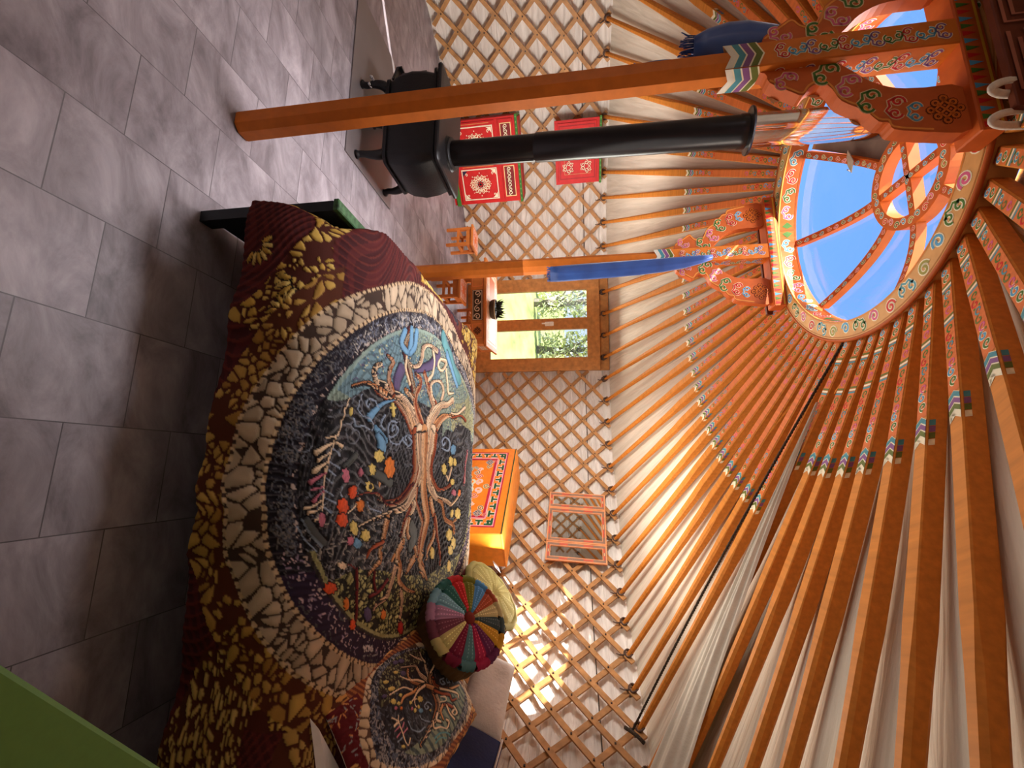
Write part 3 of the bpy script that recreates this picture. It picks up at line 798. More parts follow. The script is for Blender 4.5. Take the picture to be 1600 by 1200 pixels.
# ================================================================== RED CABINETS
RB = rgb(192,36,34)
def scroll_panel(mb, S, x0, y0, x1, y1):
    w, h = x1-x0, y1-y0; cx, cy = (x0+x1)/2, (y0+y1)/2
    mb.col = rgb(228,214,184); mb.frame(S, x0, y0, x1, y1, .010, .001)
    mb.col = rgb(40,44,66)
    for sx in (-1,1):
        for sy in (-1,1):
            px, py = cx+sx*(w/2-.014), cy+sy*(h/2-.014)
            q = [(px,py),(px-sx*.05,py),(px-sx*.032,py-sy*.012),(px-sx*.012,py-sy*.032),(px,py-sy*.05)]
            mb.patch(S, q if sx*sy < 0 else q[::-1], .0011)
            mb.curl(S, px-sx*.030, py-sy*.030, .014, 0, sx*sy, CREAM, w=.004, turns=1)
    R = min(w,h)*.36
    for k in range(8):
        a = 2*PI*k/8
        for s_ in (-1,1):
            mb.curl(S, cx+R*.78*math.cos(a+.17*s_)*w/h*1.0, cy+R*.78*math.sin(a+.17*s_), R*.20, a, s_, CREAM, w=R*.055, line=rgb(210,150,110), turns=1.2)
            mb.curl(S, cx+R*.46*math.cos(a+.22*s_), cy+R*.46*math.sin(a+.22*s_), R*.16, a+PI, s_, CREAM, w=R*.05, line=rgb(160,30,36), turns=1.1)
        mb.col = rgb(50,20,20); mb.disc(S, cx+R*.24*math.cos(a), cy+R*.24*math.sin(a), R*.07, .0016)
        mb.col = CREAM; mb.disc(S, cx+R*1.02*math.cos(a), cy+R*1.02*math.sin(a), R*.05, .0016)
    mb.col = rgb(30,16,18); mb.disc(S, cx, cy, R*.12, .0017)
def cabinet(rootname, label, cat, loc, rz, W, D, H, kind):
    t = thing(rootname, label, cat, loc, rz)
    S = plane_S((0,-.001,0),(1,0,0),(0,0,1))
    mb = MB(); mb.col = RB; mb.box((W/2,D/2,H/2),(W,D,H)); 
    if kind == 'low':
        mb.col = rgb(30,24,26); mb.box((W/2,D/2+.01,.012),(W-.02,D-.02,.024))
    mb.build('carcass', M['paint'], t)
    mb = MB(); mb.col = rgb(66,116,48); mb.box((W/2,D/2-.008,H+.012),(W+.02,D+.016,.024),bev=.004)
    ST = plane_S((0,-.0165,0),(1,0,0),(0,0,1)); 
    for k in range(int(W/.022)): mb.col = (rgb(120,160,84), rgb(48,90,40))[k%2]; mb.disc(ST, .011+k*.022, H+.012, .0055, .001, 6)
    tp = mb.build('green_cornice', M['paint'], t); tp['label'] = 'dotted green painted cornice'
    mb = MB(); mb.col = rgb(168,44,40); mb.box((W/2,D/2,H+.027),(W-.03,D-.02,.006)); mb.build('top_board', M['paint'], t)
    if kind == 'low':
        mb = MB(); mb.col = rgb(66,116,48); mb.box((W/2,-.008,.045),(W+.02,.016,.04),bev=.003); mb.build('green_plinth', M['paint'], t)
        for k in range(2):
            mb = MB(); mb.col = RB; x0 = .02+k*(W/2-.01); x1 = x0+W/2-.03; z0, z1 = .085, H*.72
            mb.box(((x0+x1)/2,-.006,(z0+z1)/2),(x1-x0,.012,z1-z0),bev=.003); SD = plane_S((0,-.012,0),(1,0,0),(0,0,1))
            mb.col = rgb(206,120,70); mb.rect(SD, x0+.012, z0+.05, x0+.019, z1-.05, .001)
            scroll_panel(mb, SD, x0+.035, z0+.03, x1-.018, z1-.02)
            mb.build('door', M['paint'], t)
            mb = MB(); mb.col = RB; z0, z1 = H*.765, H-.02
            mb.box(((x0+x1)/2,-.005,(z0+z1)/2),(x1-x0,.010,z1-z0),bev=.003); SD = plane_S((0,-.010,0),(1,0,0),(0,0,1))
            mb.col = rgb(122,34,34); mb.rect(SD, x0+.03, z0+.018, x1-.03, z1-.018, .0008); mb.col = rgb(230,200,140); mb.frame(SD, x0+.03, z0+.018, x1-.03, z1-.018, .007, .0012)
            nn = 7
            for j in range(nn): mb.curl(SD, x0+.06+j*(x1-x0-.12)/(nn-1), (z0+z1)/2, .021, PI*(j%2), 1 if j%2 else -1, CREAM, w=.007, line=rgb(60,20,24))
            mb.build('drawer', M['paint'], t)
    else:
        mb = MB(); mb.col = RB; mb.box((W/2,-.006,H/2),(W-.05,.012,H-.05),bev=.003); SD = plane_S((0,-.012,0),(1,0,0),(0,0,1))
        mb.col = rgb(150,28,28); mb.frame(SD,.045,.04,W-.045,H-.04,.008,.0008)
        mb.col = rgb(226,186,130); mb.rect(SD,.10,H*.30,.109,H*.70,.0012); mb.col = rgb(190,120,80); mb.frame(SD,.085,.085,W-.085,H-.085,.005,.001)
        for sx in (-1,1):
            for sy in (-1,1):
                px, py = W/2+sx*(W/2-.15), H/2+sy*(H/2-.125)
                for j in range(6):
                    a = 1.05*j
                    mb.curl(SD, px+.036*math.cos(a), py+.036*math.sin(a), .022, a, (-1)**j, CREAM, w=.006, line=rgb(120,24,26))
        mb.build('door', M['paint'], t)
    return t
ca = R_(36); w_ = .74
cabinet('low_cabinet', 'low red cabinet with two white-scrolled doors standing behind the stove', 'cabinet', (-1.874-w_*math.cos(ca), 4.31-w_*math.sin(ca), 0), ca, w_, .245, .685, 'low')
cabinet('wall_cabinet', 'small red hanging cabinet with green edge, high behind the stovepipe', 'cabinet', (-2.489,4.063,1.045), math.atan2(.30,.467), .555, .12, .425, 'wall')

# ================================================================== TABLE, STOOLS, PLANT
OW = rgb(206,118,54)
def legs4(t, W, D, zt, w, inset, taper=.8):
    for (x, y) in ((inset,inset),(W-inset,inset),(W-inset,D-inset),(inset,D-inset)):
        mb = MB(); mb.col = OW; q = w/2
        vs = []
        for (z, k) in ((0,taper),(zt,1)): vs += [(x-q*k,y-q*k,z),(x+q*k,y-q*k,z),(x+q*k,y+q*k,z),(x-q*k,y+q*k,z)]
        mb.add(vs, [(3,2,1,0),(4,5,6,7),(0,1,5,4),(1,2,6,5),(2,3,7,6),(3,0,4,7)]); mb.build('leg', M['paint'], t)
def lattice_orn(mb, S, x0, y0, x1, y1, bg, fg, r):
    mb.col = bg; mb.rect(S, x0, y0, x1, y1, .0008); mb.col = fg; mb.frame(S, x0+.004, y0+.004, x1-.004, y1-.004, .005, .0012)
    nx = max(1, int((x1-x0-.02)/(2.1*r))); ny = max(1, int((y1-y0-.02)/(2.1*r)))
    for i in range(nx):
        for j in range(ny):
            mb.curl(S, x0+(x1-x0)*(i+.5)/nx, y0+(y1-y0)*(j+.5)/ny, r, PI/2*((i+j)%4), (-1)**(i+j), fg, w=r*.32, line=bg)
tb = thing('low_table', 'low orange painted table in front of the window', 'table', (-1.128,3.77,0), R_(-4.5))
TW, TD, TH = .778, .50, .43
legs4(tb, TW, TD, TH-.03, .044, .032)
mb = MB(); mb.col = OW; mb.box((TW/2,TD/2,TH-.012),(TW+.03,TD+.03,.024),bev=.004)
S = plane_S((0,0,TH),(1,0,0),(0,1,0)); mb.col = rgb(232,206,176); mb.rect(S,.03,.03,TW-.03,TD-.03,.0006)  # pale runner pattern, with the window's reflection put into its colour
mb.col = rgb(206,104,44); mb.frame(S,.05,.05,TW-.05,TD-.05,.008,.001); mb.rect(S,.10,.13,TW-.42,TD-.13,.001)
for k in range(14): mb.curl(S, .08+k*.048, .085, .018, PI*(k%2), (-1)**k, rgb(206,120,80), w=.006); mb.curl(S, .08+k*.048, TD-.085, .018, PI*(k%2), (-1)**k, rgb(206,120,80), w=.006)
mb.build('table_top', M['paint'], tb)
mb = MB(); mb.col = OW; mb.box((TW/2,.022,TH-.086),(TW-.08,.018,.124)); S = plane_S((0,.013,0),(1,0,0),(0,0,1))
lattice_orn(mb, S, .27, TH-.135, .55, TH-.040, rgb(66,46,30), rgb(232,196,160), .030)
for (a, b_) in ((.07,.24),(.58,.71)):
    mb.col = rgb(232,130,70); mb.frame(S,a,TH-.135,b_,TH-.04,.006,.0012); 
    if a > .3: mb.knot(S,(a+b_)/2,TH-.088,.035,rgb(96,52,30),rgb(150,80,40))
mb.build('drawer_front', M['paint'], tb)
mb = MB(); mb.col = OW; mb.box((TW/2,TD-.022,TH-.086),(TW-.08,.018,.124)); mb.box((.022,TD/2,TH-.086),(.018,TD-.08,.124)); mb.box((TW-.022,TD/2,TH-.086),(.018,TD-.08,.124))
S = plane_S((TW-.013,0,0),(0,1,0),(0,0,1)); lattice_orn(mb, S, .14, TH-.12, .36, TH-.05, rgb(232,206,180), rgb(160,70,40), .022)
mb.col = WHITE; mb.rect(S,.42,TH-.045,.49,TH-.035,.001)
mb.build('apron', M['paint'], tb)
def stool(label, loc, rz):
    t = thing('stool', label, 'stool', loc, rz, 'small painted stools')
    W, H = .195, .266
    legs4(t, W, W, H-.02, .030, .020, .75)
    mb = MB(); mb.col = OW; mb.box((W/2,W/2,H-.010),(W+.02,W+.02,.020),bev=.003); S = plane_S((0,0,H),(1,0,0),(0,1,0))
    lattice_orn(mb, S, .008, .008, W-.008, W-.008, rgb(226,130,96), rgb(240,214,200), .020); mb.col = rgb(220,110,50); mb.disc(S,W/2,W/2,.035,.0016)
    mb.build('seat', M['paint'], t)
    for y in (.020, W-.020):
        for (z, hh, nm) in ((H-.045,.05,'apron'),(.115,.022,'stretcher')):
            mb = MB(); mb.col = OW; mb.box((W/2,y,z),(W-.06,.014,hh)); mb.build(nm, M['paint'], t)
            mb = MB(); mb.col = OW; mb.box((y,W/2,z),(.014,W-.06,hh)); mb.build(nm, M['paint'], t)
    return t
s0 = stool('orange painted stool standing alone left of the table', (-1.517,3.962,0), R_(-11))
dup(s0, (-.925,3.475,0), (0,0,R_(-8)), 'orange painted stool drawn up to the near front of the table')
dup(s0, (-.80,4.30,0), (0,0,R_(-20)), 'orange stool behind the table, only legs showing beneath it')
pt = thing('potted_plant', 'small leafy plant in a round woven pot on the low table', 'plant', (-.70,3.915,TH+.002), 0)
mb = MB(); mb.col = rgb(74,58,44); mb.lathe([(.075,0),(.088,.012),(.094,.035),(.096,.05),(.088,.052),(.084,.04)], 24); mb.col = rgb(52,38,28); mb.lathe([(.086,.040),(.02,.046)],16)
mb.col = rgb(196,178,140); mb.tube([(.095*math.cos(q),.095*math.sin(q),.05) for q in np.linspace(0,2*PI,25)],.004,5,cap=False); mb.build('pot', M['paint'], pt, smooth='auto')
mb = MB()
for k in range(70):
    a = random.uniform(0,2*PI); r = .07*math.sqrt(random.random()); ln = random.uniform(.05,.10); p = Vector((r*math.cos(a), r*math.sin(a), .045)); d = Vector((math.cos(a)*.5*random.random()+random.uniform(-.2,.2), math.sin(a)*.5*random.random()+random.uniform(-.2,.2), 1)).normalized()
    sd = d.cross(Vector((math.cos(a+1),math.sin(a+1),.1))).normalized()*.010
    mb.col = (rgb(40,46,26), rgb(66,74,36), rgb(30,30,20))[k%3]
    mb.add([p, p+d*ln*.5+sd, p+d*ln, p+d*ln*.5-sd], [(0,1,2,3)])
mb.build('foliage', M['leaf'], pt)

# ================================================================== ORANGE CHEST AND MIRROR
cz = math.atan2(-.866,.499); CW, CD, CH = .985, .36, .645
ch = thing('painted_chest', 'bright orange chest with key-fret painted front against right lattice', 'chest', (.612,3.925,0), cz)
OC = rgb(228,122,28)
mb = MB(); mb.col = rgb(242,148,40); mb.box((CW/2,CD/2,CH/2),(CW,CD,CH),bev=.004); mb.build('carcass', M['paint'], ch)
mb = MB(); mb.col = rgb(240,150,60); mb.box((CW/2,CD/2-.003,CH+.007),(CW+.008,CD+.010,.014),bev=.003)
S = plane_S((0,-.0085,0),(1,0,0),(0,0,1)); mb.col = rgb(36,62,34); mb.rect(S,0,CH+.0,CW,CH+.009,.001); mb.build('lid', M['paint'], ch)
mb = MB(); mb.col = OC; mb.box((CW/2,-.004,CH/2),(CW-.004,.008,CH-.01)); S = plane_S((0,-.008,0),(1,0,0),(0,0,1))
x0, x1, z0, z1 = .055, CW-.055, .05, CH-.055
bw = .112
mb.col = rgb(176,34,52); mb.frame(S, x0, z0, x1, z1, .012, .0008); mb.frame(S, x0+bw-.020, z0+bw-.020, x1-bw+.020, z1-bw+.020, .020, .0008)
mb.col = rgb(232,150,160); mb.frame(S, x0+.012, z0+.012, x1-.012, z1-.012, .009, .001); mb.frame(S, x0+bw-.030, z0+bw-.030, x1-bw+.030, z1-bw+.030, .010, .001)
def fret(p, dx, dy, L, n):
    """T-shaped key fret along an edge; (dx,dy) along, inward = (-dy,dx)"""
    st_ = L/n; ix, iy = -dy, dx
    for k in range(n):
        for (c, w, h) in ((rgb(240,196,176),.032,.0009),(rgb(36,84,50),.018,.0013)):
            mb.col = c
            q = lambda a, b__: (p[0]+dx*(k*st_+a)+ix*b__, p[1]+dy*(k*st_+a)+iy*b__)
            if k%2 == 0: mb.ribbon(S,[q(.006,.028),q(st_-.006,.028)],w,h); mb.ribbon(S,[q(st_/2,.028),q(st_/2,.070)],w,h)
            else: mb.ribbon(S,[q(.006,.062),q(st_-.006,.062)],w,h); mb.ribbon(S,[q(st_/2,.062),q(st_/2,.020)],w,h)
fret((x0+.02,z0),1,0,x1-x0-.04,11); fret((x1,z0+.02),0,1,z1-z0-.04,7); fret((x1-.02,z1),-1,0,x1-x0-.04,11); fret((x0,z1-.02),0,-1,z1-z0-.04,7)
ccx, ccz = CW/2, (z0+z1)/2
PC = (rgb(224,170,180), rgb(200,70,90), rgb(108,116,120), rgb(196,206,190), rgb(100,90,40))
for sx in (-1,1):
    for j,(dx,dz,r) in enumerate(((.05,.07,.034),(.11,.05,.030),(.16,.02,.030),(.05,.0,.036),(.10,-.03,.030),(.20,.045,.024),(.05,-.08,.032),(.13,-.075,.026))):
        mb.curl(S, ccx+sx*dx, ccz+dz, r, PI/2*(j%4), sx*(-1)**j, PC[j%5], w=r*.36, line=rgb(250,200,150))
    for sz in (-1,1):
        px, pz = ccx+sx*.30, ccz+sz*.115
        mb.knot(S, px, pz, .034, rgb(76,74,84), rgb(220,210,200))
        mb.curl(S, px-sx*.055, pz+sz*.01, .026, 0, sx*sz, rgb(110,90,30), w=.009, line=rgb(240,220,190)); mb.curl(S, px+sx*.015, pz+sz*.052, .016, PI, -sx*sz, RED, w=.006, line=rgb(240,220,190))
    mb.cloud(S, ccx+sx*.21, ccz-.01, .030, sx*1.2, rgb(110,120,110))
mb.col = rgb(200,206,190); mb.disc(S, ccx, ccz, .024, .0015)
for k in (0,1): mb.curl(S, ccx, ccz+.135*(1 if k else -1), .030, PI/2, 1-2*k, rgb(120,100,30), w=.010)
mb.build('painted_front', M['paint'], ch)
mr = thing('framed_mirror', 'three-part mirror in patterned orange frame leaning above the chest', 'mirror', (1.022,4.000,.955), math.atan2(3.502-4.014,1.459-1.033))
mr.rotation_euler = (R_(-2), R_(1.5), mr.rotation_euler[2])
MW, MH = .665, .50
def mframe(x0, x1, nm):
    f = MB(); f.col = rgb(224,150,100); th = .020; w = .036
    f.box(((x0+x1)/2,0,w/2),(x1-x0,th,w)); f.box(((x0+x1)/2,0,MH-w/2),(x1-x0,th,w)); f.box((x0+w/2,0,MH/2),(w,th,MH-2*w)); f.box((x1-w/2,0,MH/2),(w,th,MH-2*w))
    S = plane_S((0,-th/2,0),(1,0,0),(0,0,1))
    f.col = rgb(140,110,92); f.frame(S,x0+.010,.010,x1-.010,MH-.010,.020,.0008)
    f.col = rgb(196,84,62)
    for z in (.013,MH-.029): f.rect(S,x0+(x1-x0)*.2,z,x0+(x1-x0)*.42,z+.013,.0012); f.rect(S,x0+(x1-x0)*.58,z,x0+(x1-x0)*.8,z+.013,.0012)
    for x in (x0+.013,x1-.026): f.rect(S,x,MH*.22,x+.013,MH*.36,.0012); f.rect(S,x,MH*.62,x+.013,MH*.78,.0012)
    f.col = rgb(230,190,140)
    for k in range(9): f.disc(S,x0+(x1-x0)*(.44+.015*k),.020,.003,.0014,6); f.disc(S,x0+(x1-x0)*(.44+.015*k),MH-.020,.003,.0014,6)
    fr = f.build('frame', M['paint'], mr)
    g = MB(); g.box(((x0+x1)/2,.002,MH/2),(x1-x0-2*w+.004,.006,MH-2*w+.004)); g.build('mirror_glass', M['mirror'], fr)
mframe(0,.165,''); mframe(.168,.497,''); mframe(.50,MW,'')

# ================================================================== BED
BX, BY, BA = -.585, 1.235, R_(-10.9)
bed = thing('bed', 'dark stained bed with green-topped footboard under the tree of life duvet', 'bed', (BX,BY,0), BA)
mb = MB(); mb.col = rgb(20,26,32); mb.box((.019,.83,.255),(.034,1.66,.43),bev=.003)
fbd = mb.build('footboard', M['dark_bed'], bed)
mb = MB(); mb.box((.019,.83,.481),(.038,1.67,.020),bev=.003); o = mb.build('top_rail', M['green'], fbd); o.data.materials[0] = plain('worn_green', rgb(66,104,66), .6, 0, .45, 60); o['label'] = 'worn green painted top edge'
for y in (.022,1.638):
    for x in (.019,2.0): mb = MB(); mb.box((x,y,.13 if x<1 else .17),(.05 if x>1 else .036,.05,.26 if x<1 else .34)); mb.build('leg', M['dark_bed'], bed)
for y in (.03,1.63): mb = MB(); mb.box((1.01,y,.24),(1.95,.03,.12)); mb.build('side_rail', M['dark_bed'], bed)
mb = MB(); mb.box((2.0,.83,.28),(.035,1.60,.30),bev=.003); mb.build('head_rail', M['dark_bed'], bed)
mb = MB(); mb.box((1.02,.83,.375),(1.90,1.56,.17),bev=.04); o = mb.build('mattress', M['cotton'], bed, smooth='auto')

gc = thing('green_cabinet', 'plain green painted cabinet top at the lower corner, close to the camera', 'cabinet', (.150,.276,0), math.atan2(.176,.27))
mb = MB(); mb.box((.45,-.19,.285),(.88,.36,.57),bev=.004); mb.build('carcass', M['green'], gc)
mb = MB(); mb.box((.45,-.19,.585),(.92,.38,.03),bev=.006); mb.build('top_board', M['green'], gc)
# duvet geometry: bed-local surface over (t along the bed from the foot, s across from the near edge)
_sec = np.array([(-.085,.195),(-.080,.30),(-.052,.41),(0,.478),(.08,.522),(.25,.548),(.5,.562),(.8,.568),(1.15,.572),(1.42,.572),(1.58,.552),(1.68,.50),(1.725,.38),(1.735,.15)])
_d = np.array(smoothpts([tuple(p) for p in _sec], 8)); _a = np.concatenate([[0], np.cumsum(np.hypot(*np.diff(_d, axis=0).T))])
_i0 = np.argmin(abs(_d[:,0])+(abs(_d[:,1]-.478)))
_a = _a - _a[_i0]
S0, S1, T0, T1 = _a[0], _a[-1], -0.20, 1.93
_ht, _hs = [-.2,.08,.25,.47,.63,.82,.89,1.0,1.14,1.34,1.93], [-.228,-.233,-.246,-.28,-.267,-.276,-.255,-.298,-.268,-.267,-.265]
def hemmed(T, S):
    """pull the near hem up to where it hangs"""
    hem = np.interp(T, _ht, _hs); return np.where(S < 0, S*hem/S0, S)
def duvet_xyz(T, S):
    Y = np.interp(S, _a, _d[:,0]); Z = np.interp(S, _a, _d[:,1])
    on = np.clip((S+.02)/.06, 0, 1)*np.clip((1.70-S)/.06, 0, 1)
    X = 0.046+np.where(T > 0, T, 0); near = np.exp(-(S/.10)**2)*.045*np.exp(-np.maximum(T,0)/.06); over = np.clip((S-.07)/.16,0,1)*np.clip((.16-T)/.16,0,1)**1.0; X = X + near - .052*over
    Z = Z - on*np.where(T < 0, -T*.95, 0) - on*.012*np.clip((.03-T)/.03,0,1)**2*(T > 0) - on*.012*(T <= 0)
    hang = np.clip(-S/.25, 0, 1)
    Y = Y - hang*(.012*np.sin(T*9+.6)+.010*np.sin(T*23))
    Z = Z + on*(.010*np.sin(3.1*T+2.0*S)*np.sin(4.3*S-1.1*T)+.005*np.sin(9*T+3*S)*np.sin(7*S-4*T))
    return X, Y, Z
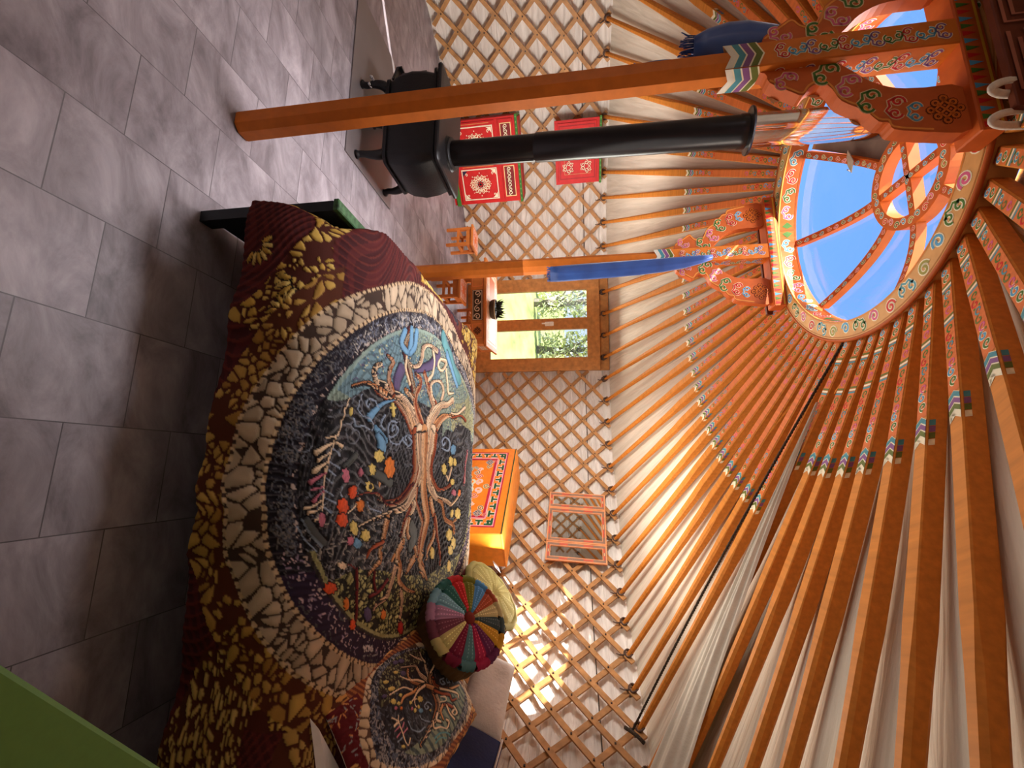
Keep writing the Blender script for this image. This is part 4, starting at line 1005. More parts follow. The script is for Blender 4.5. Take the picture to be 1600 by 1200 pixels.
DUVET_STROKES = "k:0.24,0.451,0.048 0.312,0.405,0.045 0.402,0.451,0.044 0.5,0.515,0.044;b:0.265,0.396,0.031 0.316,0.379,0.029 0.338,0.43,0.026 0.346,0.443,0.027;b:0.24,0.456,0.036 0.287,0.46,0.032 0.338,0.447,0.027;b:0.231,0.511,0.034 0.295,0.498,0.029 0.338,0.456,0.021;t:0.163,0.847,0.092 0.206,0.966,0.095 0.257,1.051,0.091 0.299,1.136,0.082;b:0.218,0.919,0.043 0.278,1.008,0.036 0.342,1.11,0.03;v:0.419,0.383,0.052 0.457,0.362,0.048 0.492,0.358,0.044;v:0.389,0.515,0.026 0.334,0.668,0.045 0.27,0.762,0.074;r:0.513,0.218,0.017 0.534,0.273,0.018 0.534,0.345,0.023 0.551,0.392,0.035 0.594,0.473,0.046 0.641,0.536,0.06 0.688,0.558,0.068;d:0.53,0.111,0.007 0.509,0.167,0.01 0.509,0.213,0.014 0.517,0.26,0.018 0.526,0.311,0.019 0.521,0.371,0.024 0.534,0.417,0.038 0.573,0.494,0.05 0.624,0.541,0.063 0.688,0.583,0.071;c:0.427,0.247,0.012 0.445,0.218,0.017 0.47,0.213,0.021 0.492,0.23,0.019 0.496,0.286,0.019 0.513,0.328,0.023 0.517,0.396,0.025 0.543,0.468,0.034 0.577,0.536,0.043 0.628,0.592,0.052 0.684,0.622,0.055;r:0.389,0.281,0.009 0.402,0.32,0.016 0.436,0.303,0.018 0.47,0.303,0.022 0.496,0.32,0.026 0.517,0.332,0.03;c:0.355,0.426,0.011 0.402,0.417,0.011 0.432,0.439,0.012 0.457,0.464,0.014;d:0.487,0.43,0.018 0.504,0.494,0.028 0.538,0.558,0.04 0.581,0.596,0.051 0.624,0.63,0.063 0.684,0.656,0.072;c:0.492,0.46,0.012 0.526,0.528,0.016 0.573,0.583,0.02 0.624,0.622,0.022 0.684,0.656,0.027;r:0.406,0.519,0.015 0.415,0.57,0.024 0.445,0.57,0.028 0.479,0.536,0.032 0.521,0.528,0.038 0.564,0.57,0.044 0.602,0.613,0.054 0.654,0.634,0.061;r:0.381,0.613,0.024 0.41,0.647,0.031 0.445,0.681,0.038 0.474,0.728,0.044 0.509,0.779,0.057 0.56,0.724,0.057 0.611,0.69,0.061 0.684,0.681,0.064;c:0.466,0.855,0.02 0.419,0.881,0.024 0.381,0.851,0.021 0.385,0.766,0.008 0.415,0.702,0.021 0.457,0.719,0.026 0.487,0.758,0.027;c:0.261,0.694,0.018 0.304,0.715,0.02 0.368,0.707,0.018 0.402,0.664,0.016;c:0.432,1.047,0.032 0.466,0.966,0.028 0.487,0.86,0.036 0.53,0.783,0.056 0.577,0.724,0.066 0.62,0.707,0.072 0.679,0.711,0.078;d:0.521,1.106,0.014 0.521,0.987,0.016 0.551,0.872,0.043 0.602,0.792,0.063 0.637,0.775,0.076 0.679,0.775,0.084;c:0.445,1.255,0.018 0.496,1.123,0.011 0.504,1.021,0.009;r:0.517,1.259,0.019 0.5,1.178,0.008 0.526,1.038,0.008;c:0.248,0.741,0.028 0.248,0.647,0.013 0.282,0.579,0.023 0.325,0.57,0.026 0.363,0.545,0.019 0.381,0.49,0.012 0.376,0.456,0.016;c:0.27,0.809,0.015 0.304,0.775,0.018 0.321,0.813,0.012 0.308,0.864,0.015 0.261,0.906,0.02 0.27,0.809,0.012;c:0.299,0.911,0.018 0.363,0.94,0.018 0.406,0.966,0.015 0.393,1.059,0.007;b:0.538,0.349,0.004 0.56,0.277,0.012 0.59,0.235,0.022 0.615,0.209,0.031;y:0.556,0.337,0.017 0.59,0.349,0.017;y:0.568,0.324,0.006 0.564,0.362,0.006;y:0.598,0.12,0.01 0.615,0.12,0.01;g:0.641,0.366,0.006 0.649,0.354,0.004 0.641,0.345,0.008 0.624,0.362,0.004 0.637,0.388,0.008 0.658,0.383,0.006 0.671,0.345,0.005 0.645,0.32,0.008 0.615,0.337,0.006 0.615,0.383,0.004;g:0.671,0.477,0.005 0.675,0.46,0.007 0.662,0.456,0.008 0.654,0.485,0.004 0.662,0.519,0.009 0.684,0.515,0.01;g:0.573,0.201,0.006 0.585,0.192,0.004 0.568,0.184,0.006 0.556,0.196,0.004 0.56,0.23,0.006 0.577,0.243,0.007;g:0.547,0.162,0.004 0.577,0.15,0.004 0.598,0.15,0.004 0.615,0.175,0.004 0.62,0.209,0.005 0.641,0.239,0.006 0.658,0.23,0.005;g:0.598,0.294,0.007 0.628,0.277,0.007 0.649,0.303,0.006;g:0.628,0.137,0.006 0.649,0.15,0.005 0.645,0.179,0.004 0.654,0.218,0.005;c:0.568,0.107,0.004 0.598,0.094,0.005 0.632,0.09,0.004 0.667,0.086,0.004 0.684,0.077,0.005 0.692,0.043,0.004;b:0.645,0.247,0.016 0.662,0.277,0.024 0.688,0.311,0.032;r:0.867,0.179,0.005 0.859,0.23,0.007 0.863,0.286,0.009 0.884,0.328,0.014 0.897,0.379,0.014 0.888,0.468,0.029 0.854,0.528,0.045 0.807,0.562,0.056 0.743,0.566,0.062 0.649,0.549,0.067;m:0.859,0.26,0.005 0.867,0.311,0.01 0.906,0.371,0.009 0.897,0.468,0.021 0.85,0.549,0.033;c:0.957,0.201,0.007 0.944,0.277,0.01 0.935,0.375,0.015 0.923,0.494,0.027 0.884,0.558,0.044 0.842,0.609,0.056 0.773,0.63,0.066 0.718,0.604,0.072 0.637,0.592,0.081;d:0.632,0.647,0.074 0.743,0.668,0.068 0.842,0.685,0.064 0.927,0.732,0.061 0.999,0.77,0.056 1.046,0.749,0.051 1.098,0.711,0.047 1.153,0.702,0.042 1.217,0.753,0.035;c:0.624,0.762,0.083 0.718,0.728,0.068 0.795,0.736,0.057 0.863,0.787,0.046 0.914,0.868,0.026 0.935,0.987,0.017 0.965,1.076,0.019;r:0.62,0.813,0.034 0.713,0.779,0.032 0.769,0.758,0.03 0.824,0.792,0.027 0.876,0.872,0.017 0.88,0.962,0.015 0.859,1.055,0.023;r:0.854,0.613,0.023 0.914,0.617,0.021 0.978,0.685,0.02 1.012,0.715,0.02 1.076,0.685,0.021 1.128,0.673,0.02;c:0.927,0.587,0.046 0.961,0.532,0.042 1.008,0.494,0.039 1.055,0.502,0.038 1.081,0.468,0.034 1.119,0.49,0.031 1.162,0.515,0.03;m:0.927,0.553,0.021 0.97,0.502,0.014 1.021,0.477,0.012;d:0.965,0.549,0.026 1.017,0.541,0.022 1.059,0.587,0.019 1.106,0.647,0.022 1.14,0.596,0.018 1.157,0.575,0.016;d:0.953,0.371,0.03 0.991,0.354,0.027 1.021,0.345,0.024 1.046,0.332,0.021 1.081,0.337,0.018 1.093,0.307,0.013 1.11,0.264,0.009;r:1.025,0.349,0.014 1.034,0.277,0.011 1.055,0.252,0.01;d:0.918,0.8,0.032 1.012,0.868,0.029 1.089,0.86,0.023 1.132,0.792,0.015 1.17,0.779,0.011;r:0.999,0.868,0.032 1.068,0.902,0.027 1.123,0.923,0.021 1.179,0.936,0.019 1.226,0.932,0.012;d:0.927,0.898,0.015 0.953,0.962,0.019 1.025,1.004,0.02 1.063,1.119,0.024 1.102,1.149,0.033;d:1.059,0.464,0.012 1.098,0.422,0.012;c:0.914,0.133,0.004 0.893,0.184,0.005 0.871,0.205,0.005;d:0.799,0.286,0.005 0.816,0.311,0.007 0.842,0.311,0.005 0.807,0.328,0.006 0.799,0.358,0.005;c:0.965,1.076,0.012 0.944,1.144,0.013 0.918,1.204,0.018;c:0.842,1,0.013 0.786,1.03,0.014 0.748,1.042,0.014;c:0.842,1,0.01 0.807,0.957,0.01;d:1.055,1.14,0.016 1.038,1.204,0.019 1.012,1.217,0.021;c:0.684,0.073,0.006 0.726,0.065,0.005 0.769,0.052,0.006 0.812,0.048,0.005 0.85,0.048,0.004 0.893,0.048,0.005 0.91,0.043,0.004 0.923,0.018,0.005;c:0.705,0.069,0.004 0.718,0.043,0.01 0.735,0.018,0.016;c:0.731,0.065,0.004 0.743,0.043,0.005 0.756,0.026,0.01;c:0.76,0.056,0.004 0.773,0.035,0.01 0.786,0.018,0.017;p:0.79,0.052,0.004 0.803,0.031,0.008 0.816,0.009,0.013;p:0.829,0.048,0.004 0.837,0.014,0.007;p:0.842,0.048,0.004 0.854,0.031,0.007 0.867,0.022,0.013;c:0.863,0.048,0.004 0.88,0.022,0.006 0.884,0.001,0.011;c:0.88,0.048,0.004 0.893,0.031,0.005 0.897,0.009,0.009;c:0.701,0.073,0.004 0.713,0.099,0.012;g:0.722,0.069,0.004 0.739,0.094,0.007;g:0.76,0.06,0.004 0.777,0.099,0.006;g:0.782,0.06,0.004 0.799,0.086,0.006;g:0.807,0.056,0.004 0.82,0.077,0.005;g:0.837,0.048,0.004 0.854,0.082,0.005;g:0.859,0.052,0.004 0.876,0.09,0.006;g:0.884,0.052,0.004 0.901,0.073,0.006;g:0.662,0.94,0.01 0.675,0.906,0.01 0.654,0.894,0.014 0.632,0.949,0.006 0.654,1.008,0.015 0.696,0.983,0.01 0.688,0.889,0.006;g:0.667,0.332,0.008 0.688,0.354,0.005 0.692,0.405,0.005 0.667,0.439,0.008;g:0.675,0.443,0.007 0.696,0.485,0.005 0.679,0.515,0.01 0.662,0.481,0.008;b:0.671,0.269,0.02 0.688,0.29,0.032 0.713,0.303,0.045;p:0.692,1.336,0.026 0.773,1.298,0.026 0.867,1.285,0.028;g:0.833,0.111,0.004 0.854,0.111,0.004 0.871,0.137,0.004;g:0.884,0.247,0.004 0.906,0.26,0.004 0.923,0.324,0.004;k:0.79,0.341,0.011 0.829,0.379,0.01 0.842,0.43,0.007;h:0.739,0.167,0.021 0.76,0.141,0.019 0.773,0.12,0.018;h:0.786,0.235,0.024 0.799,0.294,0.028 0.829,0.379,0.033;h:0.918,0.005,0.02 0.957,0.035,0.021 0.982,0.06,0.021;g:0.914,-0.007,0.004 0.957,0.022,0.004 0.991,0.056,0.004;g:0.931,-0.018,0.004 0.97,0.009,0.004 0.999,0.039,0.004;h:1.004,0.579,0.049 1.046,0.626,0.055 1.076,0.587,0.051;d:1.055,0.498,0.04 1.085,0.46,0.034 1.14,0.502,0.03 1.183,0.502,0.024 1.23,0.57,0.012 1.268,0.66,0.007;c:1.123,0.46,0.036 1.162,0.443,0.029 1.196,0.417,0.025 1.213,0.405,0.018 1.217,0.332,0.011 1.226,0.311,0.01;m:1.157,0.4,0.013 1.179,0.345,0.013 1.179,0.286,0.011;m:1.11,0.303,0.009 1.14,0.303,0.009 1.17,0.32,0.009;d:1.132,0.724,0.028 1.17,0.702,0.024 1.204,0.749,0.016 1.247,0.783,0.014;d:1.132,0.639,0.033 1.157,0.587,0.024 1.17,0.57,0.015;c:1.226,0.524,0.021 1.26,0.541,0.019 1.303,0.536,0.016 1.337,0.528,0.012;m:1.081,0.201,0.01 1.123,0.205,0.01 1.166,0.209,0.009 1.213,0.218,0.009 1.243,0.205,0.008;m:1.085,0.205,0.004 1.063,0.175,0.004 1.055,0.145,0.004;k:1.136,0.205,0.004 1.153,0.167,0.004;k:1.187,0.218,0.004 1.221,0.247,0.004;k:1.221,0.405,0.006 1.26,0.443,0.006"
DUVET_BLOBS = [('o', 0.85, 0.167, 0.0, 0.019, 0.019, 0.0), ('o', 0.888, 0.124, 0.003, 0.024, 0.022, 0.0), ('o', 0.927, 0.124, 0.002, 0.024, 0.019, 0.002), ('a', 0.777, 0.366, 0.0, 0.034, 0.034, 0.007), ('a', 0.893, 0.209, 0.0, 0.017, 0.017, 0.0), ('p', 0.799, 0.128, 0.002, 0.017, 0.021, 0.003), ('p', 0.79, 0.201, 0.0, 0.01, 0.013, 0.002), ('y', 0.739, 0.29, 0.0, 0.027, 0.019, 0.004), ('y', 0.782, 0.26, 0.0, 0.017, 0.017, 0.002), ('y', 0.837, 0.252, 0.003, 0.023, 0.015, 0.002), ('k', 0.837, 0.256, 0.0, 0.009, 0.007, 0.0), ('y', 0.957, 0.179, 0.002, 0.017, 0.021, 0.003), ('y', 0.987, 0.239, 0.004, 0.025, 0.017, 0.002), ('b', 1.004, 0.196, 0.004, 0.019, 0.015, 0.003), ('p', 0.918, 0.048, 0.0, 0.009, 0.019, 0.002), ('p', 0.991, 0.162, 0.002, 0.015, 0.013, 0.0), ('y', 0.786, 0.94, 0.0, 0.028, 0.025, 0.005), ('y', 0.748, 1.025, 0.0, 0.032, 0.024, 0.003), ('y', 0.752, 1.081, 0.0, 0.023, 0.019, 0.002), ('y', 0.85, 1.059, 0.002, 0.028, 0.015, 0.003), ('a', 0.914, 1.195, 0.0, 0.032, 0.019, 0.004), ('y', 1.021, 1.208, 0.004, 0.051, 0.028, 0.009), ('y', 1.008, 1.106, 0.002, 0.025, 0.021, 0.006), ('b', 0.688, 1.059, -0.002, 0.038, 0.024, 0.0), ('p', 0.906, 1.098, 0.002, 0.031, 0.015, 0.004), ('y', 1.11, 1.076, 0.006, 0.042, 0.028, 0.002), ('y', 1.162, 1.149, 0.006, 0.04, 0.03, 0.004), ('y', 1.187, 1.102, 0.008, 0.042, 0.023, 0.004), ('y', 1.153, 0.847, 0.004, 0.024, 0.025, 0.0), ('y', 1.26, 1.085, 0.006, 0.034, 0.027, 0.004), ('o', 1.106, 0.094, 0.004, 0.022, 0.015, 0.003), ('a', 1.166, 0.162, 0.002, 0.011, 0.017, 0.003), ('a', 1.264, 0.388, 0.006, 0.021, 0.015, 0.002), ('v', 1.23, 0.281, 0.007, 0.021, 0.021, 0.002), ('c', 1.055, 0.133, 0.004, 0.017, 0.009, 0.0), ('o', 1.234, 0.201, 0.005, 0.014, 0.015, 0.002), ('e', 1.358, 0.545, 0.008, 0.025, 0.023, 0.004)]
DUVET_SKY = [(0.581, 0.026), (0.509, 0.065), (0.44, 0.107), (0.368, 0.175), (0.295, 0.294), (0.227, 0.447), (0.176, 0.63), (0.171, 0.821), (0.188, 1.03), (0.287, 1.238), (0.432, 1.353), (0.56, 1.408), (0.538, 1.11), (0.573, 0.889), (0.517, 0.715), (0.509, 0.464), (0.526, 0.371), (0.513, 0.243), (0.53, 0.171), (0.56, 0.12), (0.581, 0.065)]
DUVET_OLIVE = [(1.098, 0.048), (1.085, 0.124), (1.076, 0.188), (1.115, 0.349), (1.17, 0.515), (1.234, 0.8), (1.243, 1.14)]
PILLOW_STROKES = "d:0.372,0.249,0.007 0.296,0.24,0.011 0.232,0.235,0.016 0.182,0.215,0.022 0.163,0.189,0.028 0.163,0.158,0.032;c:0.35,0.248,0.007 0.271,0.243,0.009 0.204,0.238,0.012 0.162,0.221,0.016 0.152,0.194,0.019 0.152,0.167,0.021;d:0.155,0.169,0.024 0.193,0.129,0.018 0.231,0.109,0.013 0.268,0.082,0.014 0.269,0.055,0.012 0.252,0.047,0.008;c:0.18,0.135,0.012 0.223,0.101,0.008 0.279,0.075,0.005 0.319,0.045,0.004;c:0.153,0.158,0.026 0.168,0.125,0.021 0.195,0.093,0.017 0.201,0.071,0.014 0.21,0.052,0.007 0.29,0.023,0.004;c:0.162,0.147,0.024 0.145,0.118,0.021 0.141,0.091,0.017 0.134,0.065,0.013 0.174,0.036,0.008 0.2,0.008,0.005;c:0.13,0.071,0.01 0.139,0.051,0.007 0.135,0.032,0.005;d:0.157,0.153,0.027 0.14,0.128,0.023 0.1,0.112,0.016 0.04,0.111,0.01 0.014,0.115,0.006;c:0.124,0.115,0.007 0.071,0.107,0.008 0.061,0.089,0.008 0.079,0.065,0.006;d:0.142,0.167,0.014 0.087,0.188,0.014 0.035,0.215,0.01 -0.034,0.233,0.008 -0.077,0.243,0.006;r:0.124,0.143,0.025 0.13,0.157,0.019 0.102,0.181,0.011 0.043,0.211,0.007;d:0.149,0.164,0.02 0.196,0.132,0.012 0.244,0.122,0.011 0.292,0.115,0.009 0.349,0.104,0.008 0.379,0.11,0.008;c:0.196,0.132,0.009 0.25,0.127,0.008 0.292,0.133,0.006 0.328,0.134,0.004;c:0.285,0.108,0.007 0.328,0.081,0.004 0.375,0.071,0.004 0.415,0.066,0.004;c:0.292,0.133,0.005 0.307,0.151,0.005 0.297,0.163,0.004;c:0.295,0.136,0.004 0.255,0.15,0.004;r:0.148,0.173,0.012 0.106,0.203,0.01 0.056,0.23,0.012 0.058,0.25,0.009 0.011,0.264,0.005;c:0.105,0.184,0.009 0.034,0.224,0.008 -0.016,0.255,0.01 -0.01,0.269,0.009;r:0.148,0.227,0.008 0.103,0.247,0.011 0.066,0.275,0.013;c:0.062,0.272,0.01 0.056,0.296,0.011 0.081,0.295,0.004 0.097,0.279,0.01 0.072,0.28,0.008;c:0.115,0.247,0.012 0.115,0.274,0.009 0.094,0.304,0.008;d:0.141,0.231,0.01 0.173,0.238,0.011 0.179,0.261,0.011;c:0.199,0.233,0.01 0.222,0.243,0.01 0.201,0.261,0.008;c:0.246,0.238,0.009 0.255,0.255,0.007 0.215,0.272,0.004 0.178,0.295,0.005 0.146,0.289,0.01 0.161,0.274,0.007;c:0.131,0.204,0.004 0.094,0.221,0.006 0.106,0.231,0.004 0.146,0.217,0.004;t:0.28,0.276,0.006 0.237,0.282,0.005 0.189,0.304,0.005 0.168,0.322,0.008;t:0.284,0.288,0.006 0.241,0.294,0.005 0.203,0.315,0.005;c:0.451,0.121,0.004 0.432,0.143,0.005 0.432,0.168,0.005 0.434,0.202,0.005 0.427,0.215,0.004 0.408,0.207,0.005;c:0.432,0.143,0.004 0.42,0.13,0.004;c:0.429,0.145,0.006 0.458,0.144,0.006;c:0.42,0.146,0.004 0.403,0.148,0.004;p:0.436,0.157,0.004 0.464,0.155,0.004;p:0.439,0.171,0.004 0.465,0.173,0.004;p:0.426,0.165,0.005 0.408,0.159,0.006;p:0.428,0.18,0.005 0.403,0.178,0.005;g:0.441,0.186,0.004 0.468,0.184,0.004;g:0.241,0.186,0.004 0.234,0.193,0.005 0.252,0.192,0.004 0.257,0.179,0.005 0.228,0.178,0.004 0.209,0.198,0.004;g:0.385,0.167,0.004 0.384,0.191,0.004 0.352,0.217,0.004 0.307,0.224,0.004;g:0.059,0.175,0.006 0.05,0.188,0.005 0.077,0.18,0.005 0.079,0.163,0.005 0.041,0.171,0.004;g:0.011,0.192,0.006 0.006,0.202,0.005 0.03,0.192,0.006 0.016,0.181,0.004 -0.018,0.195,0.006 -0.02,0.213,0.007;g:0.31,0.185,0.005 0.302,0.203,0.004 0.265,0.229,0.004"
PILLOW_BLOBS = [('y', 0.413, 0.089, -0.011, 0.006, 0.006, 0.006), ('y', 0.365, 0.091, -0.008, 0.004, 0.004, 0.004), ('y', 0.393, 0.105, -0.008, 0.004, 0.004, 0.004), ('a', 0.39, 0.122, -0.006, 0.003, 0.004, 0.004), ('p', 0.416, 0.109, -0.007, 0.004, 0.004, 0.004), ('y', 0.261, 0.151, -0.015, 0.008, 0.007, 0.007), ('y', 0.327, 0.133, -0.008, 0.004, 0.004, 0.004), ('y', 0.321, 0.162, -0.008, 0.004, 0.005, 0.005), ('b', 0.289, 0.178, -0.012, 0.006, 0.006, 0.005), ('y', 0.292, 0.164, -0.007, 0.004, 0.004, 0.004), ('p', 0.335, 0.15, -0.006, 0.003, 0.004, 0.004), ('a', 0.035, 0.152, -0.012, 0.005, 0.005, 0.004), ('c', -0.001, 0.158, -0.01, 0.004, 0.006, 0.005), ('y', 0.452, 0.206, -0.008, 0.005, 0.003, 0.003), ('y', 0.33, 0.026, -0.012, 0.005, 0.004, 0.004), ('y', 0.401, 0.028, -0.014, 0.006, 0.004, 0.004), ('y', 0.392, 0.056, -0.017, 0.007, 0.005, 0.005), ('y', 0.233, 0.205, -0.005, 0.003, 0.003, 0.003), ('v', 0.294, 0.045, -0.016, 0.007, 0.006, 0.006), ('v', 0.269, 0.009, -0.016, 0.006, 0.005, 0.006), ('v', 0.441, 0.058, -0.012, 0.005, 0.004, 0.004), ('v', 0.303, -0.0, -0.014, 0.005, 0.005, 0.005)]
PILLOW_CREAMO = [(0.073, 0.02), (0.125, -0.003), (0.315, -0.024), (0.445, -0.018), (0.507, 0.011), (0.566, 0.06), (0.591, 0.09), (0.598, 0.142), (0.577, 0.19), (0.441, 0.28), (0.296, 0.338), (0.158, 0.35), (0.011, 0.358), (-0.126, 0.341), (-0.164, 0.304), (-0.077, 0.202), (0.013, 0.068)]
PILLOW_CREAMI = [(0.075, 0.031), (0.219, -0.016), (0.346, -0.024), (0.439, -0.009), (0.488, 0.027), (0.542, 0.087), (0.559, 0.136), (0.553, 0.19), (0.434, 0.273), (0.281, 0.326), (0.133, 0.341), (-0.018, 0.34), (-0.092, 0.307), (-0.11, 0.261), (-0.053, 0.179), (0.02, 0.074)]
PILLOW_MOTIF = [(0.071, 0.038), (0.204, -0.002), (0.327, -0.01), (0.419, 0.01), (0.467, 0.049), (0.492, 0.1), (0.496, 0.153), (0.457, 0.219), (0.403, 0.258), (0.293, 0.303), (0.19, 0.322), (0.095, 0.323), (-0.01, 0.307), (-0.086, 0.287), (-0.089, 0.235), (0.003, 0.121)]
PILLOW_SKY = [(0.457, 0.219), (0.379, 0.235), (0.308, 0.234), (0.247, 0.231), (0.171, 0.201), (0.119, 0.186), (-0.077, 0.243), (-0.086, 0.287), (-0.01, 0.307), (0.095, 0.323), (0.19, 0.322), (0.293, 0.303), (0.403, 0.258)]
PILLOW_OLIVE = [(0.071, 0.038), (0.204, -0.002), (0.327, -0.01), (0.419, 0.01), (0.479, 0.063), (0.446, 0.085), (0.379, 0.076), (0.289, 0.058), (0.221, 0.063), (0.129, 0.051)]
# ================================================================== PRINTED BEDDING
PAL = {k: np.array(rgb(*v)) for k, v in dict(k=(30,26,30), b=(108,152,186), t=(92,146,152), v=(92,78,112), r=(158,74,40), d=(212,150,98), c=(238,208,172), y=(222,196,112), g=(142,156,176), m=(110,36,36), p=(196,112,130), h=(78,80,78), o=(222,84,42), a=(224,124,52), e=(176,44,38)).items()}
class Paint:
    """paint on a (t, s) grid of vertices; keeps colour and relief"""
    def __init__(s, T, S):
        s.T, s.S = T, S; s.C = np.zeros(T.shape+(3,)); s.H = np.zeros(T.shape); s.t0, s.s0 = T[0,0], S[0,0]
        s.dt, s.ds = T[1,0]-T[0,0], S[0,1]-S[0,0]
    def win(s, t0, t1, s0, s1):
        a = max(0, int((t0-s.t0)/s.dt)-1); b_ = min(s.T.shape[0], int((t1-s.t0)/s.dt)+2); c = max(0, int((s0-s.s0)/s.ds)-1); d = min(s.T.shape[1], int((s1-s.s0)/s.ds)+2)
        return slice(a, max(a,b_)), slice(c, max(c,d))
    def seg(s, p, q, w0, w1, col, dark=None, relief=.0, stripes=0, part=2):
        """part 0: dark outline only, 1: flat disc at the joint, 2: shaded body"""
        m = max(w0,w1)*.75+.006; W = s.win(min(p[0],q[0])-m, max(p[0],q[0])+m, min(p[1],q[1])-m, max(p[1],q[1])+m)
        T, S = s.T[W], s.S[W]
        if T.size == 0: return
        dx, dy = q[0]-p[0], q[1]-p[1]; L2 = dx*dx+dy*dy+1e-12; fr = ((T-p[0])*dx+(S-p[1])*dy)/L2; f = np.clip(fr, 0, 1)
        ex, ey = T-p[0]-f*dx, S-p[1]-f*dy; dist = np.sqrt(ex*ex+ey*ey); w = (w0+(w1-w0)*f)/2
        sgn = np.sign(dx*ey-dy*ex); u = dist/np.maximum(w,1e-4)
        if part == 0:
            mk = u < 1+.0045/np.maximum(w,.004); s.C[W][mk] = dark; s.H[W][mk] = np.minimum(s.H[W][mk], -.0015); return
        if part == 1: mk = (u < 1) & ((fr < 0) | (fr > 1)); s.C[W][mk] = np.asarray(col)*.86; s.H[W][mk] = relief*.7; return
        mk = (u < 1) & ((fr >= 0) & (fr <= 1) if dark is not None else True)
        if not mk.any(): return
        sh = (1.0-.42*(u*sgn > .15)*np.clip((u*sgn-.15)/.85,0,1)+.16*np.clip(-u*sgn,0,1)-.35*np.clip((u-.75)*3,0,1))
        if stripes: sh = sh*(1-.45*((np.sin(u*sgn*stripes*PI+.8) > .62)))
        cc = np.clip(np.asarray(col)[None,None,:]*sh[...,None], 0, 1)
        s.C[W][mk] = cc[mk]; hh = relief*np.sqrt(np.clip(1-u*u,0,1)); s.H[W][mk] = np.maximum(s.H[W][mk], hh[mk])
    def stroke(s, pts, col, dark=PAL['k']*.6, relief=.005, sm=6):
        P = smoothpts(pts, sm) if len(pts) > 2 else [tuple(p) for p in pts]
        P = [(p[0], p[1], min(.075, max(p[2], .0035))) for p in P]; prs = list(zip(P[:-1], P[1:]))
        for part in (0, 1, 2):
            for a, b_ in prs:
                ws = max(a[2], b_[2]); big = ws > .007
                if not big and part < 2: continue
                s.seg(a, b_, a[2], b_[2], col, dark if big else None, relief if big else .0015, 1 if .014 < ws < .02 else 0, part)
        if max(p[2] for p in P) > .020 and len(P) > 4 and col is not PAL['b'] and col is not PAL['t'] and col is not PAL['v'] and col is not PAL['h']:
            fam = (PAL['c'], PAL['r'], PAL['d'], PAL['c'], PAL['m']); n = 5 if max(p[2] for p in P) > .04 else 3
            for k in range(n):
                off = (k-(n-1)/2)/n; Q = []
                for i, p in enumerate(P):
                    a, b_ = P[max(i-1,0)], P[min(i+1,len(P)-1)]; dx, dy = b_[0]-a[0], b_[1]-a[1]; L = math.hypot(dx,dy) or 1
                    o = off*p[2]*(1+.10*math.sin(i*.8+k*2)); Q.append((p[0]-dy/L*o, p[1]+dx/L*o, max(.0035, p[2]/n*.82*(.85+.25*math.sin(i*.5+k)))))
                cc = col*.55+fam[(k*2+int(P[0][0]*100))%5]*.45
                for part in (0, 2):
                    for a, b_ in zip(Q[:-1], Q[1:]): s.seg(a, b_, a[2], b_[2], cc, dark*1.5, relief, 0, part)
    def poly(s, pts, col, mix=1.0):
        P = np.array(smoothpts(list(pts)+[pts[0]], 5)); W = s.win(P[:,0].min(), P[:,0].max(), P[:,1].min(), P[:,1].max()); T, S = s.T[W], s.S[W]
        ins = np.zeros(T.shape, bool); n = len(P)
        for i in range(n):
            x0, y0 = P[i]; x1, y1 = P[(i+1)%n]
            if y0 == y1: continue
            c = ((y0 > S) != (y1 > S)) & (T < (x1-x0)*(S-y0)/(y1-y0)+x0); ins ^= c
        full = np.zeros(s.T.shape, bool); full[W] = ins
        if col is not None: s.C[full] = s.C[full]*(1-mix)+np.asarray(col)*mix
        return full
    def blob(s, t, q, a, b_, c, d, col):
        """ellipse with semi-axis vectors (a,b_) and (c,d), petal ribs"""
        m = max(abs(a)+abs(c), abs(b_)+abs(d))*1.4+.006; W = s.win(t-m, t+m, q-m, q+m); T, S = s.T[W]-t, s.S[W]-q
        det = a*d-b_*c
        if abs(det) < 1e-7 or T.size == 0: return
        u = (T*d-S*c)/det; v = (S*a-T*b_)/det; an = np.arctan2(v, u); r = np.sqrt(u*u+v*v)/(1+.10*np.sin(7*an))
        mk = (r < 1.22) & (r >= 1); s.C[W][mk] = PAL['k']*.5
        mk = r < 1; sh = (.85+.30*np.clip(-u,-1,1)*.5+.3*np.sin(9*u+3*v)*np.sign(r-.3)*.5)
        cc = np.clip(np.asarray(col)[None,None]*sh[...,None],0,1); s.C[W][mk] = cc[mk]; s.H[W][mk] = .004*np.sqrt(1-np.clip(r,0,1)[mk]**2)
    def cells(s, mask, n, seed, c0, c1, line, lw, stretch=(1,1), relief=.003, thr=None):
        """mosaic of cells (two nearest sites) inside mask"""
        idx = np.argwhere(mask)
        if len(idx) == 0: return
        r = np.random.default_rng(seed); pick = idx[r.integers(0, len(idx), n)]
        t, q = s.T[mask]*stretch[0], s.S[mask]*stretch[1]; pt_ = s.T[pick[:,0],pick[:,1]]*stretch[0]; ps = s.S[pick[:,0],pick[:,1]]*stretch[1]
        q += .006*np.sin(40*t+20*q); t = t+.006*np.sin(35*q)
        d1 = np.full(t.shape, 9.); d2 = d1.copy(); k1 = np.zeros(t.shape, int)
        for i in range(n):
            d = (t-pt_[i])**2+(q-ps[i])**2; nb = d < d1; d2 = np.where(nb, d1, np.minimum(d2, d)); d1 = np.where(nb, d, d1); k1 = np.where(nb, i, k1)
        e = np.sqrt(d2)-np.sqrt(d1); f = r.random(n)[k1][:,None]; col = np.asarray(c0)*(1-f)+np.asarray(c1)*f
        if thr is not None: ln = (e < lw) | (r.random(n)[k1] > thr)
        else: ln = e < lw
